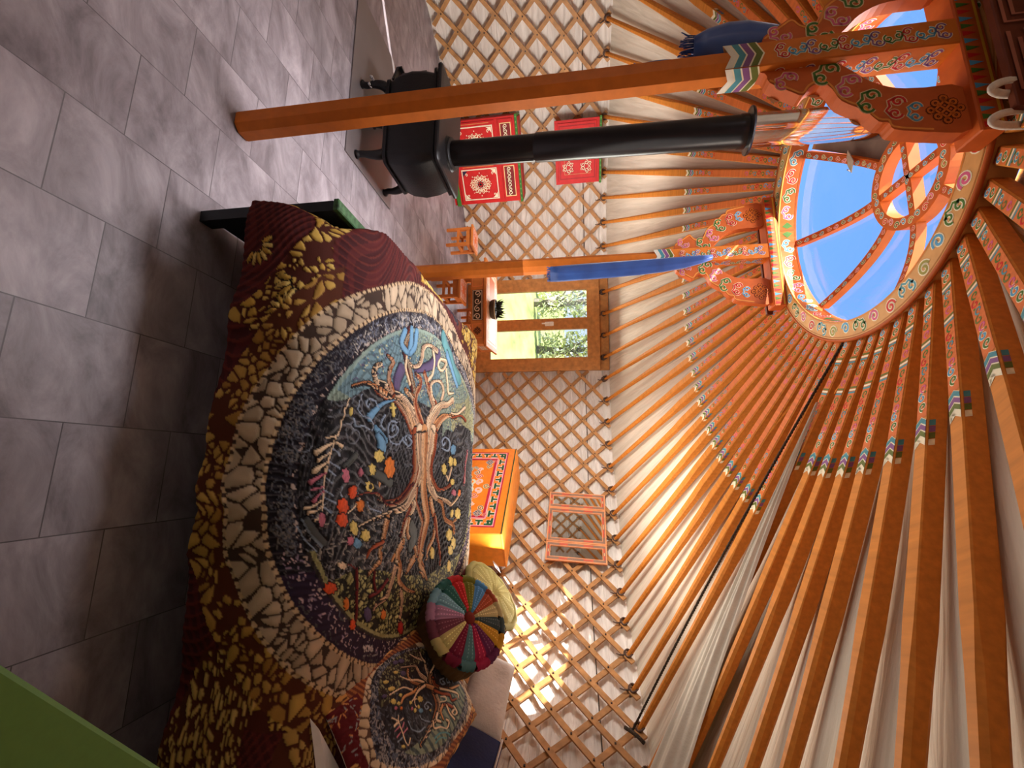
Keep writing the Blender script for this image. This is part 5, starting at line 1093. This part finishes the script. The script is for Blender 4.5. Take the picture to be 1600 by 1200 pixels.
        col = col*(.8+.35*np.clip(e/.03,0,1))[:,None]
        col = np.where(ln[:,None], np.asarray(line), col); s.C[mask] = np.clip(col,0,1); s.H[mask] = np.where(ln, -.001, relief*np.clip(e/(.02),0,1))
def wavy(T, S, k, seed, ang=0.0, warp=.05):
    """marbled stitch-line field in -1..1"""
    r = np.random.default_rng(seed); a = np.zeros(T.shape)
    X = T*math.cos(ang)+S*math.sin(ang); Y = -T*math.sin(ang)+S*math.cos(ang)
    for i in range(5):
        f = r.uniform(4,14); g = r.uniform(4,14); a += np.sin(f*X+g*Y+r.uniform(0,6))*warp*(8/(f+2))
    return np.sin(k*(X+a)+2.0*np.sin(9*Y+3*X))
def fnoise(T, S, seed, f0=6, oct=4):
    r = np.random.default_rng(seed); a = np.zeros(T.shape); amp = 1.0
    for o in range(oct):
        for _ in range(3):
            th = r.uniform(0,2*PI); f = f0*2**o*r.uniform(.7,1.4); a += amp*np.sin(f*(T*math.cos(th)+S*math.sin(th))+r.uniform(0,6)+.8*np.sin(f*.5*S))
        amp *= .55
    return a/3.2
def parse(sx): return [(g[0], [tuple(float(x) for x in p.split(',')) for p in g[2:].split(' ')]) for g in sx.split(';')]
def specks(P, mask, n, seed, cols, smin, smax):
    r = np.random.default_rng(seed); idx = np.argwhere(mask)
    for i in idx[r.integers(0, len(idx), n)]:
        t, q = P.T[i[0],i[1]], P.S[i[0],i[1]]; a = r.uniform(0,PI); L = r.uniform(smin,smax)
        P.seg((t,q),(t+L*math.cos(a),q+L*math.sin(a)), r.uniform(.003,.006), .003, cols[r.integers(0,len(cols))], None, .0015)
def swirls(P, mask, n, seed, cols, r0, r1, w=.005):
    r = np.random.default_rng(seed); idx = np.argwhere(mask)
    for i in idx[r.integers(0, len(idx), n)]:
        t, q = P.T[i[0],i[1]], P.S[i[0],i[1]]; R = r.uniform(r0,r1); a = r.uniform(0,6); f = r.choice([-1,1]); k = r.uniform(.6,1.6)
        pts = [(t+R*(1-.8*j/13)*math.cos(a+f*k*2*PI*j/13), q+R*(1-.8*j/13)*math.sin(a+f*k*2*PI*j/13), w) for j in range(14)]
        for x, y in zip(pts[:-1], pts[1:]): P.seg(x, y, w, w, cols[r.integers(0,len(cols))], None, .002)

def paint_duvet(T, S):
    P = Paint(T, S); A_ = lambda *c: np.array(rgb(*c))
    rho = np.sqrt(((T-.80)/.74)**2+((S-.78)/.97)**2)+.004*fnoise(T, S, 9, 4, 1)
    # ground: fine maroon strokes, dark plum pools, clusters of gold petals
    w1 = wavy(T, S, 260, 1, .5, .03); w1b = wavy(T, S, 120, 51, 1.4, .05)
    P.C[:] = np.where((w1 > .72)[...,None], A_(92,36,30), np.where((w1b > .2)[...,None], A_(80,27,28), A_(62,21,24))); P.H[:] = .0015*w1
    pn = fnoise(T, S, 21, 3.4, 2)
    pool = (pn > .42) & (rho > 1.09); P.C[pool] = np.where((w1 > .75)[...,None], A_(52,40,56), A_(28,20,34))[pool]
    rim = (np.abs(pn-.42) < .035) & (rho > 1.09); P.C[rim] = A_(96,48,30)
    cn = fnoise(T, S, 33, 8, 2); cl = (cn > .30) & (rho > 1.06) & ~pool
    P.cells(cl, 900, 4, rgb(170,132,52), rgb(204,172,92), rgb(70,28,18), .0075, (1.25,1.0), thr=.86)
    # petal fans near the foot corner and sprigs along the hem
    r = np.random.default_rng(77); idx = np.argwhere((rho > 1.10) & (T > -.05))
    for i in idx[r.integers(0, len(idx), 46)]:
        t, q = T[i[0],i[1]], S[i[0],i[1]]; a0 = r.uniform(0,6); n = r.integers(5,9); R = r.uniform(.03,.06)
        for j in range(n):
            a = a0+(j-n/2)*.42; P.blob(t+R*math.cos(a), q+R*math.sin(a), .45*R*math.cos(a), .45*R*math.sin(a), -.16*R*math.sin(a), .16*R*math.cos(a), A_(*((186,148,66),(210,180,104))[j%2]))
    hd = (T > 1.22) & (rho > 1.09) & (wavy(T, S, 15, 8, 1.1, .09) > -.35) & (S < .15); P.cells(hd, 420, 14, rgb(170,134,66), rgb(200,168,100), rgb(80,38,20), .008, (.9,2.4))
    gold = (rho > 1.03) & (rho < 1.15) & ~((T < .35)&(S > .05)); P.cells(gold, 620, 6, rgb(150,108,46), rgb(192,154,78), rgb(80,38,20), .006, (1,1), thr=.9)
    P.cells((rho >= .925) & (rho <= 1.035), 300, 5, rgb(160,140,116), rgb(192,170,144), rgb(62,46,38), .0046, (1,1))
    for r0, r1 in ((.920,.934),(1.030,1.042)):
        m = (rho > r0) & (rho < r1); P.C[m] = A_(196,168,132); an = np.arctan2(S-.78, T-.80); st_ = m & (np.sin(an*230) > .45); P.C[st_] = A_(66,46,38)
    # dark band with stitched scribbles
    band = (rho > .835) & (rho < .920); wb = wavy(T, S, 330, 71, .8, .03)
    P.C[band] = np.where((wb > .8)[...,None], A_(62,58,64), A_(30,25,34))[band]; P.H[band] = (.0015*wb)[band]
    head = band & (T > 1.05); P.C[head] = A_(46,33,54)
    mid = (rho > .852) & (rho < .902)
    swirls(P, mid & (T < 1.0), 300, 12, [A_(96,98,108), A_(74,76,86), A_(118,112,108)], .010, .026, .0035)
    specks(P, mid & (T < .7) & (S > .1), 420, 13, [A_(184,176,168), A_(120,124,140)], .008, .03)
    specks(P, mid & (T > 1.0), 260, 14, [A_(206,176,180), A_(150,130,150)], .004, .014)
    specks(P, (rho > .840) & (rho < .850), 300, 15, [A_(190,170,160)], .004, .010)
    specks(P, (rho > .905) & (rho < .915), 300, 16, [A_(84,80,84)], .004, .010)
    # inner picture: night ground with quilted lines
    inn = rho < .835; w2 = wavy(T, S, 230, 2, .9, .05); w2b = wavy(T, S, 110, 52, 1.6, .06)
    dk = np.where((w2 > .66)[...,None], A_(90,90,92), np.where((w2b > .3)[...,None], A_(28,27,30), A_(44,42,46)))
    P.C[inn] = dk[inn]; P.H[inn] = (.0025*w2+.003*w2b)[inn]
    edge = inn & (rho > .775) & (T > .3) & (S < .9); w4 = np.sin(rho*640+.6*np.sin(9*T)); dash = np.sin(np.arctan2(S-.78,T-.8)*190) > 0
    P.C[edge] = np.where(((w4 > .4)&dash)[...,None], A_(70,68,68), A_(27,25,29))[edge]
    swirls(P, inn & (T > .3) & (T < 1.2), 170, 22, [A_(112,116,126), A_(88,86,90)], .015, .045, .0042)
    specks(P, inn & (T > .9) & (S < .6), 900, 23, [A_(156,148,138), A_(104,98,98)], .006, .02)
    specks(P, inn & (T > .25) & (T < 1.2), 500, 24, [A_(126,128,136), A_(88,80,84)], .006, .02)
    # sky crescent at the foot end
    sky = P.poly(DUVET_SKY, None) | (inn & (T < .46) & (S > .35)); sky = (sky & inn); sky |= inn & (S > .9) & (T < .58+.05*np.sin(9*S)+.02*np.sin(31*S))
    w3 = wavy(T, S, 300, 7, 1.2, .03); w5 = wavy(T, S, 210, 17, .2, .05); ns_c = fnoise(T, S, 44, 7, 2)[...,None]
    sc = np.where(ns_c > .35, A_(112,140,150), np.where(ns_c > -.1, A_(140,156,142), A_(168,168,130))); sc = sc*np.where((w3 > .55)|(w5 > .8), .5, 1.0)[...,None]
    P.C[sky] = sc[sky]; P.H[sky] = (.002*w3)[sky]
    swirls(P, sky, 150, 31, [A_(70,86,104), A_(196,194,150), A_(84,124,146), A_(92,80,112)], .012, .032, .0038)
    rs = sky & (rho > .818); P.C[rs] = P.C[rs]*.3+A_(146,166,154)*.7
    # root earth at the head end
    ol = inn & (T > np.interp(S, [p[1] for p in DUVET_OLIVE], [p[0] for p in DUVET_OLIVE]))
    P.cells(ol, 620, 41, rgb(136,134,84), rgb(200,194,130), rgb(36,32,26), .0046, (1.2,.8)); w6 = wavy(T, S, 170, 19, .4, .06); m = ol & (w6 > .6); P.C[m] = P.C[m]*.4
    m = inn & (rho > .812) & (T > 1.0); P.C[m] = A_(150,146,100); m = inn & (rho > .825) & (T > 1.0); P.C[m] = A_(56,48,44)
    for c, pts in parse(DUVET_STROKES): P.stroke(pts, PAL[c])
    for (c, *a) in DUVET_BLOBS: P.blob(*a, PAL[c])
    # small stitched signature on the dark band at the head end
    W_ = np.array(rgb(222,214,216)); g = lambda x, y: (1.332+.026*x-.012*y, .269+.072*x-.005*y)
    GL = {'M':[((0,0),(0,1.6)),((0,1.6),(.08,.7)),((.08,.7),(.16,1.6)),((.16,1.6),(.16,0))], 'T':[((.07,0),(.07,1.6)),((0,1.6),(.15,1.6))], 'I':[((.05,0),(.05,1.6))], '.':[((0,0),(.02,.1))]}
    for ch_, ox in zip('M.TMI', (0,.21,.29,.50,.72)):
        for (a, b_) in GL[ch_]: P.seg(g(ox+a[0],a[1]), g(ox+b_[0],b_[1]), .0042, .0042, W_, None, .001)
    for k in range(16): P.seg(g(-.15+.085*k,-1.2), g(-.11+.085*k,-1.2+.3*(k%2)), .003, .003, W_*.45, None, .0005)
    return P
def grid_object(name, XYZ, C, mat, parent):
    nu, nv = XYZ.shape[:2]; me = bpy.data.meshes.new(name); n = nu*nv; me.vertices.add(n); me.vertices.foreach_set('co', XYZ.reshape(-1).astype(np.float32))
    i, j = np.meshgrid(np.arange(nu-1), np.arange(nv-1), indexing='ij'); a = (i*nv+j).ravel(); q = np.stack([a, a+nv, a+nv+1, a+1], 1).astype(np.int32)
    me.loops.add(q.size); me.loops.foreach_set('vertex_index', q.ravel()); me.polygons.add(len(q)); me.polygons.foreach_set('loop_start', np.arange(0, q.size, 4, dtype=np.int32))
    me.polygons.foreach_set('use_smooth', np.ones(len(q), bool)); me.update(calc_edges=True); me.validate()
    at = me.color_attributes.new('Col', 'FLOAT_COLOR', 'POINT'); cc = np.ones((n,4), np.float32); cc[:,:3] = C.reshape(-1,3); at.data.foreach_set('color', cc.ravel())
    me.materials.append(mat); o = bpy.data.objects.new(name, me); COL.objects.link(o)
    if parent is not None: o.parent = parent
    return o
def displace(XYZ, H):
    du = np.gradient(XYZ, axis=0); dv = np.gradient(XYZ, axis=1); n = np.cross(du, dv); n /= np.linalg.norm(n, axis=2, keepdims=True)+1e-9
    if n[n.shape[0]//2, n.shape[1]//2, 2] < 0: n = -n
    return XYZ + n*H[...,None]
nt_, ns_ = 560, 600
Tg, Sg = np.meshgrid(np.linspace(T0,T1,nt_), np.linspace(S0,S1,ns_), indexing='ij')
Sg2 = hemmed(Tg, Sg); X, Y, Z = duvet_xyz(Tg, Sg2); Pd = paint_duvet(Tg, Sg)
Hd = Pd.H + .006*fnoise(Tg, Sg, 71, 5, 3)*np.clip(Sg*4+1.2, .3, 1) + .004*fnoise(Tg, Sg, 72, 16, 2)
XYZ = displace(np.stack([X,Y,Z],2), Hd)
dv = grid_object('duvet', XYZ, Pd.C, M['fabric'], None); dv.location = (BX,BY,0); dv.rotation_euler = (0,0,BA)
tag(dv, 'quilted duvet printed with tree of life in an oval, spread over bed', 'duvet')

# ---- cushions with a rounded, sagging body
def pillow_geo(u0, u1, v0, v1, puff, nu, nv, A, U, Vv, N, pinch=.06, flat=.25):
    a, b_ = np.meshgrid(np.linspace(-1,1,nu), np.linspace(-1,1,nv), indexing='ij')
    pu, pv = (u1-u0)/2, (v1-v0)/2; cu, cv = (u0+u1)/2, (v0+v1)/2
    k = (1-np.abs(a)**3.2)*(1-np.abs(b_)**3.2); h = puff*np.clip(k,0,1)**.5
    uu = cu+pu*a*(1-pinch*(1-b_**2)); vv = cv+pv*b_*(1-pinch*(1-a**2))
    base = A[None,None]+uu[...,None]*U+vv[...,None]*Vv
    return uu, vv, h, base, N
pA, pU, pV, pN = np.array([1.02,1.66,.565]), np.array([-.22564,-.97281,-.0523]), np.array([.8276,-.21973,.51653]), np.array([-.51397,.07327,.85467])
tp = thing('tree_pillow', 'pillow printed with tree of life, propped at the bed head', 'pillow', tuple(pA), 0)
uu, vv, h, base, N = pillow_geo(-.17,.64,-.055,.395,.05, 330, 200, np.zeros(3), pU, pV, pN)
P = Paint(*np.meshgrid(np.linspace(-.17,.64,330), np.linspace(-.055,.395,200), indexing='ij'))
P.C[:] = np.where((wavy(P.T,P.S,420,3,.9,.02) > .1)[...,None], np.array(rgb(166,100,52)), np.array(rgb(108,50,30)))
gm = (np.abs(P.T-.235) > .33) | (np.abs(P.S-.17) > .205); P.cells(gm, 300, 3, rgb(196,132,66), rgb(226,176,104), rgb(90,44,26), .005, (.7,1.6))
rm_ = (P.T > .53) & (P.S > .0) & (P.S < .32) & (fnoise(P.T,P.S,5,14,2) > -.3); P.C[rm_] = np.array(rgb(96,24,30)); specks(P, rm_, 120, 8, [np.array(rgb(220,150,90)), np.array(rgb(150,150,150))], .005, .016)
m = P.poly(PILLOW_CREAMO, None); P.cells(m, 300, 2, rgb(206,182,148), rgb(232,208,176), rgb(90,64,50), .0035, (1,1))
m = P.poly(PILLOW_CREAMI, rgb(36,32,40)); ring_ = m.copy()
mm_ = P.poly(PILLOW_MOTIF, rgb(38,34,40)); ring_ &= ~mm_
specks(P, ring_, 700, 4, [np.array(rgb(150,146,146)), np.array(rgb(90,96,112))], .004, .014)
ol = P.poly(PILLOW_OLIVE, None) & mm_; P.cells(ol, 260, 6, rgb(96,94,66), rgb(160,154,112), rgb(44,36,34), .003, (1,1), thr=.8)
sk = P.poly(PILLOW_SKY, None) & mm_; w3 = wavy(P.T,P.S,210,5,.7,.03); P.C[sk] = np.where((w3 > .3)[...,None], np.array(rgb(70,84,84)), np.array(rgb(132,142,122)))[sk]
specks(P, mm_ & ~sk & ~ol, 160, 9, [np.array(rgb(86,86,96))], .006, .016)
for c, pts in parse(PILLOW_STROKES): P.stroke(pts, PAL[c], relief=.002)
for (c, *a) in PILLOW_BLOBS: P.blob(*a, PAL[c])
XYZ = displace(base+h[...,None]*N, P.H*.6+.004*fnoise(P.T,P.S,12,16,2)*np.clip(h/.03,0,1))
grid_object('printed_face', XYZ, P.C, M['fabric'], tp)
XYZ = base-(.6*h)[...,None]*N; o = grid_object('white_back', XYZ, np.ones(XYZ.shape)*.6, M['cotton'], tp); o['label'] = 'plain white pillow back'
def simple_pillow(name, label, cat, A, U, Vv, L, W, puff, mat, seed):
    U = np.array(U,float); U /= np.linalg.norm(U); Vv = np.array(Vv,float); Vv -= U*(U@Vv); Vv /= np.linalg.norm(Vv); N = np.cross(U,Vv)
    if N[2] < 0: N = -N
    uu, vv, h, base, N = pillow_geo(-L/2,L/2,-W/2,W/2,puff,70,50,np.zeros(3),U,Vv,N)
    wr = .008*fnoise(uu,vv,seed,14,3)*np.clip(h/puff,0,1)
    top = base+(h+wr)[...,None]*N; bot = base-(h*.8)[...,None]*N
    mb = MB(); mb.col = (.8,.78,.78); nu, nv = h.shape
    for g, fl in ((top,False),(bot,True)):
        vs = [tuple(p) for p in g.reshape(-1,3)]; fs = [(i*nv+j,(i+1)*nv+j,(i+1)*nv+j+1,i*nv+j+1) for i in range(nu-1) for j in range(nv-1)]
        mb.add(vs, [f[::-1] for f in fs] if fl else fs)
    o = mb.build(name, mat, smooth=True); o.location = tuple(A); return tag(o, label, cat)
mb = MB(); F_ = [(.848,.999,.522),(.885,1.012,.538),(1.060,1.075,.566),(1.20,1.12,.60),(1.17,1.03,.575),(.993,1.002,.536)]
mb.add([Vector(p)-Vector(tuple(pA)) for p in F_], [(0,5,1),(1,5,4,2),(2,4,3)]); fo = mb.build('folded_edge', M['cotton'], tp); fo['label'] = 'white folded pillow edge'
simple_pillow('white_pillow', 'white pillow slumped against the lattice behind the round cushions', 'pillow', (1.40,1.90,.79), (-.30,.95,.05), (.45,.1,.9), .34, .21, .06, M['cotton'], 3)
simple_pillow('white_pillow', 'white pillow under the printed one, only its corner showing at frame edge', 'pillow', (1.36,1.36,.585), pU, (.84,-.2,.5), .60, .40, .045, M['cotton'], 5)
nb = thing('blue_cushion', 'navy blue cushion with pale piping between pillows and lattice', 'cushion', (1.60,1.74,.70), R_(-12))
mb = MB(); mb.box((0,0,0),(.10,.40,.30), roty(.35), bev=.02); mb.build('cover', M['navy'], nb, smooth='auto')
mb = MB(); 
for z in (-.14,.14): mb.tube([Vector(rotv) for rotv in (roty(.35)@Vector((-.052,-.19,z)), roty(.35)@Vector((-.052,.19,z)))], .005, 6)
o = mb.build('piping', M['cotton'], nb); o['label'] = 'pale piping'

# ---- round patchwork cushions
def frame_from(nrm, upish=(0,0,1)):
    z = Vector(nrm).normalized(); x = Vector(upish).cross(z).normalized(); y = z.cross(x); return Matrix((x,y,z)).transposed().to_4x4()
PATCH = [(206,196,130),(124,32,62),(88,134,140),(170,40,80),(104,44,88),(206,158,50),(64,82,86),(196,186,136),(168,80,50),(84,150,206),(124,128,48),(200,48,50),(54,112,104),(132,186,206),(182,138,170),(120,66,84)]
def pouf(label, loc, nrm, R, D, cols, side, spin, button):
    t = thing('round_cushion', label, 'cushion', loc, 0, 'round patchwork cushions'); Mx = frame_from(nrm)
    Mx = Mx @ Matrix.Rotation(spin,4,'Z')
    k = len(cols); mb = MB(); nseg = k*8; nr = 14
    def prof(f): # f 0 centre .. 1 rim
        r = R*f; z = -.014*math.exp(-(f/.16)**2)*1.6+.012*math.cos(f*PI/2)-.03*max(0,f-.82)**2/.0324; return r, z
    for i in range(nseg):
        c = rgb(*cols[i//8]); g = (i%8)/8.0
        v = .9+.2*rng.random()*0; 
        vs = []
        for j in range(nr+1):
            f = j/nr
            for q in (i, i+1):
                a = 2*PI*q/nseg; r, z = prof(f); gg = (q%8)/8.0; z -= .007*(1-min(1,4*min(gg,1-gg)))*f; z += .0035*math.sin(26*f*PI+gg*3)*f
                vs.append(Mx @ Vector((r*math.cos(a), r*math.sin(a), z)))
        mb.col = tuple(x*(.88+.24*((i*7)%5)/5) for x in c)
        mb.add(vs, [(2*j,2*j+2,2*j+3,2*j+1) for j in range(nr)])
        if i%8 in (2,5):   # running stitches
            mb.col = tuple(min(1,x*1.7+.08) for x in c)
            for j in range(3, nr):
                a = 2*PI*(i+.5)/nseg; r, z = prof(j/nr); r2, z2 = prof((j+.5)/nr); e = .0018
                mb.add([Mx@Vector((r*math.cos(a)-e*math.sin(a),r*math.sin(a)+e*math.cos(a),z+.005)), Mx@Vector((r*math.cos(a)+e*math.sin(a),r*math.sin(a)-e*math.cos(a),z+.005)), Mx@Vector((r2*math.cos(a)+e*math.sin(a),r2*math.sin(a)-e*math.cos(a),z2+.005)), Mx@Vector((r2*math.cos(a)-e*math.sin(a),r2*math.sin(a)+e*math.cos(a),z2+.005))], [(0,1,2,3)])
    mb.build('patchwork_top', M['fabric'], t, smooth=True)
    mb = MB(); mb.col = rgb(*side)
    def sidef(i, j):
        a = 2*PI*i; z = -.03-(D-.03)*j; rr = R*(1.0+.06*math.sin(PI*min(1,max(0,j*1.0)))+.018*math.sin(40*a)*math.sin(PI*j)+.012*math.sin(23*a+9*j))
        if j > .999: rr *= .97
        return Mx @ Vector((rr*math.cos(a), rr*math.sin(a), z))
    mb.grid(sidef, 160, 16, cyc=True)
    vs = [Mx @ Vector((R*.97*math.cos(2*PI*q/40), R*.97*math.sin(2*PI*q/40), -D)) for q in range(40)]; mb.add(vs, [tuple(range(39,-1,-1))])
    mb.build('side_band', M['fabric'], t, smooth=True)
    mb = MB(); pts = [Mx @ Vector((R*1.0*math.cos(q)+.004*math.sin(31*q), R*1.0*math.sin(q), -.028)) for q in np.linspace(0,2*PI,90)]
    nn = len(pts)
    for j in range(len(cols)):
        mb.col = rgb(*[min(255,x*.95) for x in cols[j]]); seg = [Mx @ Vector((R*(1.0+.02*math.sin(50*q))*math.cos(q), R*(1.0+.02*math.sin(50*q))*math.sin(q), -.022)) for q in np.linspace(2*PI*j/len(cols), 2*PI*(j+1)/len(cols), 9)]
        mb.tube(seg, .020, 8, cap=False)
    mb.build('rolled_edge', M['fabric'], t, smooth=True)
    if button:
        mb = MB(); mb.col = rgb(120,44,36); mb.lathe([(.0,-.012),(.024,-.010),(.027,0),(.020,.010),(.004,.013)], 18, Mx); b_ = mb.build('button', M['fabric'], t, smooth=True); b_['label'] = 'dark red tuft button'
    return t, Mx
_, Mp = pouf('round patchwork cushion with bright wedges, standing at bed head', (.945,1.676,.768), (-.66,-.40,.63), .163, .23, PATCH, (96,74,46), -.75, True)
t2, M2 = pouf('round olive-topped cushion with maroon side behind the bright patchwork one', (1.15,2.31,.745), (-.645,.02,.754), .185, .17, [(164,152,92)]*8, (112,36,36), 0, False)
for k, (x, y, c) in enumerate(((-.165,.03,(236,234,236)),(-.17,-.06,(240,240,244)))):
    mb = MB(); mb.col = rgb(*c); mb.box((0,0,0),(.075,.05,.0015)); 
    if k == 0:
        mb.col = rgb(90,90,100); mb.box((0,0,.001),(.03,.02,.001))
    else:
        mb.col = rgb(150,124,112); mb.box((-.05,0,0),(.04,.05,.0015)); mb.col = rgb(120,130,170); mb.tube([(.006*math.cos(q)+.01,.006*math.sin(q),.0012) for q in np.linspace(0,2*PI,14)], .0008, 4, cap=False)
    o = mb.build('care_tag', M['paint'], t2); o.matrix_local = M2 @ Matrix.Translation((x,y,.03)) @ Matrix.Rotation(.5*k-.3,4,'Z') @ Matrix.Rotation(-.25,4,'Y'); o['label'] = 'white sewn-in care tag'

# ================================================================== OUTSIDE
def tree(label, x, y, hgt, seed, cols):
    r = random.Random(seed); t = thing('garden_tree', label, 'tree', (x,y,-.25), 0, 'trees beyond the window')
    mb = MB(); mb.col = rgb(120,112,100)
    mb.tube([(0,0,0),(.1,.05,hgt*.3),(-.05,.1,hgt*.7)], [.16,.12,.05], 8)
    for k in range(9): a = r.uniform(0,6.28); z = hgt*r.uniform(.15,.6); mb.tube([(.03,.05,z),(.3*math.cos(a),.3*math.sin(a),z+.5),(.62*math.cos(a),.62*math.sin(a),z+.9)], [.06,.04,.015], 6)
    mb.build('trunk', M['leaf'], t)
    mb = MB()
    for k in range(1700):
        a = r.uniform(0,6.28); rr = hgt*.19*math.sqrt(r.random()); z = .15+hgt*r.random(); rr *= 1-.35*abs(z/hgt-.5)
        p = Vector((rr*math.cos(a), rr*math.sin(a), z)); s_ = r.uniform(.05,.13); d = Vector((r.uniform(-1,1),r.uniform(-1,1),r.uniform(-1,1))).normalized(); e = d.cross(Vector((r.random(),r.random(),1))).normalized()
        mb.col = rgb(*cols[r.randrange(len(cols))]); mb.add([p-d*s_, p+e*s_*.5, p+d*s_, p-e*s_*.5], [(0,1,2,3)])
    mb.build('foliage', M['leaf'], t)
LC = [(190,200,140),(226,228,196),(150,164,110),(244,244,230),(214,216,150)]
for k, (x, y, h_, lab) in enumerate(((-4.6,16.5,4.2,'pale leafy tree seen at the far left of the window view'),(-2.95,15.4,3.4,'bushy tree seen through the left window pane'),(-1.3,16.2,3.8,'leafy tree seen behind the window mullion'),(.25,15.2,3.5,'bushy tree seen through the right window pane'),(1.9,16.4,4.2,'pale leafy tree seen at the far right of the window view'))):
    tree(lab, x, y, h_, 20+k, LC)

# ================================================================== LIGHT
w = bpy.data.worlds.new('sky'); SC.world = w; w.use_nodes = True; nt = w.node_tree; bg = nt.nodes['Background']
tc = nt.nodes.new('ShaderNodeTexCoord'); sep = nt.nodes.new('ShaderNodeSeparateXYZ'); nt.links.new(tc.outputs['Generated'], sep.inputs[0])
rp = nt.nodes.new('ShaderNodeValToRGB'); rp.color_ramp.elements[0].position = 0.0; rp.color_ramp.elements[0].color = rgb(206,226,246)+(1,)
rp.color_ramp.elements[1].position = .85; rp.color_ramp.elements[1].color = rgb(92,148,224)+(1,); e = rp.color_ramp.elements.new(.35); e.color = rgb(118,170,236)+(1,)
nt.links.new(sep.outputs['Z'], rp.inputs[0]); nt.links.new(rp.outputs[0], bg.inputs['Color']); bg.inputs['Strength'].default_value = 1.0
def lamp(name, kind, loc, energy, col=(1,1,1), size=1.0, rot=None, sy=None):
    l = bpy.data.lights.new(name, kind); l.energy = energy; l.color = col
    if kind == 'AREA':
        l.size = size
        if sy: l.shape = 'RECTANGLE'; l.size_y = sy
    elif kind == 'POINT': l.shadow_soft_size = size
    o = bpy.data.objects.new(name, l); COL.objects.link(o); o.location = loc
    if rot is not None: o.rotation_euler = rot
    return o
sd = Vector((SUN_AZ[0]*math.cos(SUN_EL), SUN_AZ[1]*math.cos(SUN_EL), -math.sin(SUN_EL)))
s_ = lamp('sun', 'SUN', (-8,-2,6), 13.0, (1.0,.97,.92)); s_.rotation_euler = sd.to_track_quat('-Z','Y').to_euler(); s_.data.angle = R_(.3)
def aim(o, tgt): o.rotation_euler = (Vector(tgt)-o.location).to_track_quat('-Z','Y').to_euler()
k = lamp('skylight', 'AREA', (CX, CY, 5.0), 520, (1,.98,.97), 2.4); k.data.shape = 'DISK'
k = lamp('window_light', 'AREA', tuple(az(2.62, wc, .85)), 16, (1,.97,.92), .8, sy=1.1); aim(k, (CX,CY,.7))
k = lamp('sun_patch_bounce', 'AREA', (1.35,2.75,.95), 18, (1,.92,.80), .8); aim(k, (-1.4,2.2,1.2))
k = lamp('bed_bounce', 'AREA', (.1,2.4,.9), 13, (1,.96,.92), 1.8); k.rotation_euler = (PI,0,0)
k = lamp('right_wall_fill', 'SPOT', (-.25,2.35,1.22), 105, (1,.96,.92)); k.data.spot_size = R_(98); k.data.spot_blend = .7; k.data.shadow_soft_size = .25; aim(k, (1.3,3.75,1.0))  # added spot in mid-room that brightens the right wall
k = lamp('left_wall_fill', 'SPOT', (-1.05,2.85,1.1), 80, (1,.95,.92)); k.data.spot_size = R_(115); k.data.spot_blend = .7; k.data.shadow_soft_size = .25; aim(k, (-2.3,4.1,.9))  # extra spot hung in the room to lift the back-left wall
k = lamp('floor_fill', 'AREA', (-2.5,.2,1.3), 2, (.88,.90,1.0), .9, sy=.9); aim(k, (-.9,1.0,0))  # added weak fill lamp for the near floor, no source there

# ================================================================== CAMERA
cam = bpy.data.cameras.new('camera'); co = bpy.data.objects.new('camera', cam); COL.objects.link(co); SC.camera = co
cam.sensor_fit = 'HORIZONTAL'; cam.sensor_width = 36.0; cam.lens = 664.54/1600*36.0; cam.clip_start = 0.02
TH, RL = 0.149, 0.016
fw = Vector((0, math.cos(TH), -math.sin(TH))); rt = Vector((1,0,0)); up = Vector((0, math.sin(TH), math.cos(TH)))
r2 = rt*math.cos(RL)-up*math.sin(RL); u2 = rt*math.sin(RL)+up*math.cos(RL)
# the photograph lies on its side: its right is up
mx = Matrix((u2, -r2, -fw)).transposed().to_4x4(); mx.translation = (0,0,1.2093); co.matrix_world = mx
SC.view_settings.view_transform = 'Standard'; SC.view_settings.look = 'None'; SC.view_settings.exposure = 0.4; SC.view_settings.gamma = 1
SC.cycles.use_denoising = True
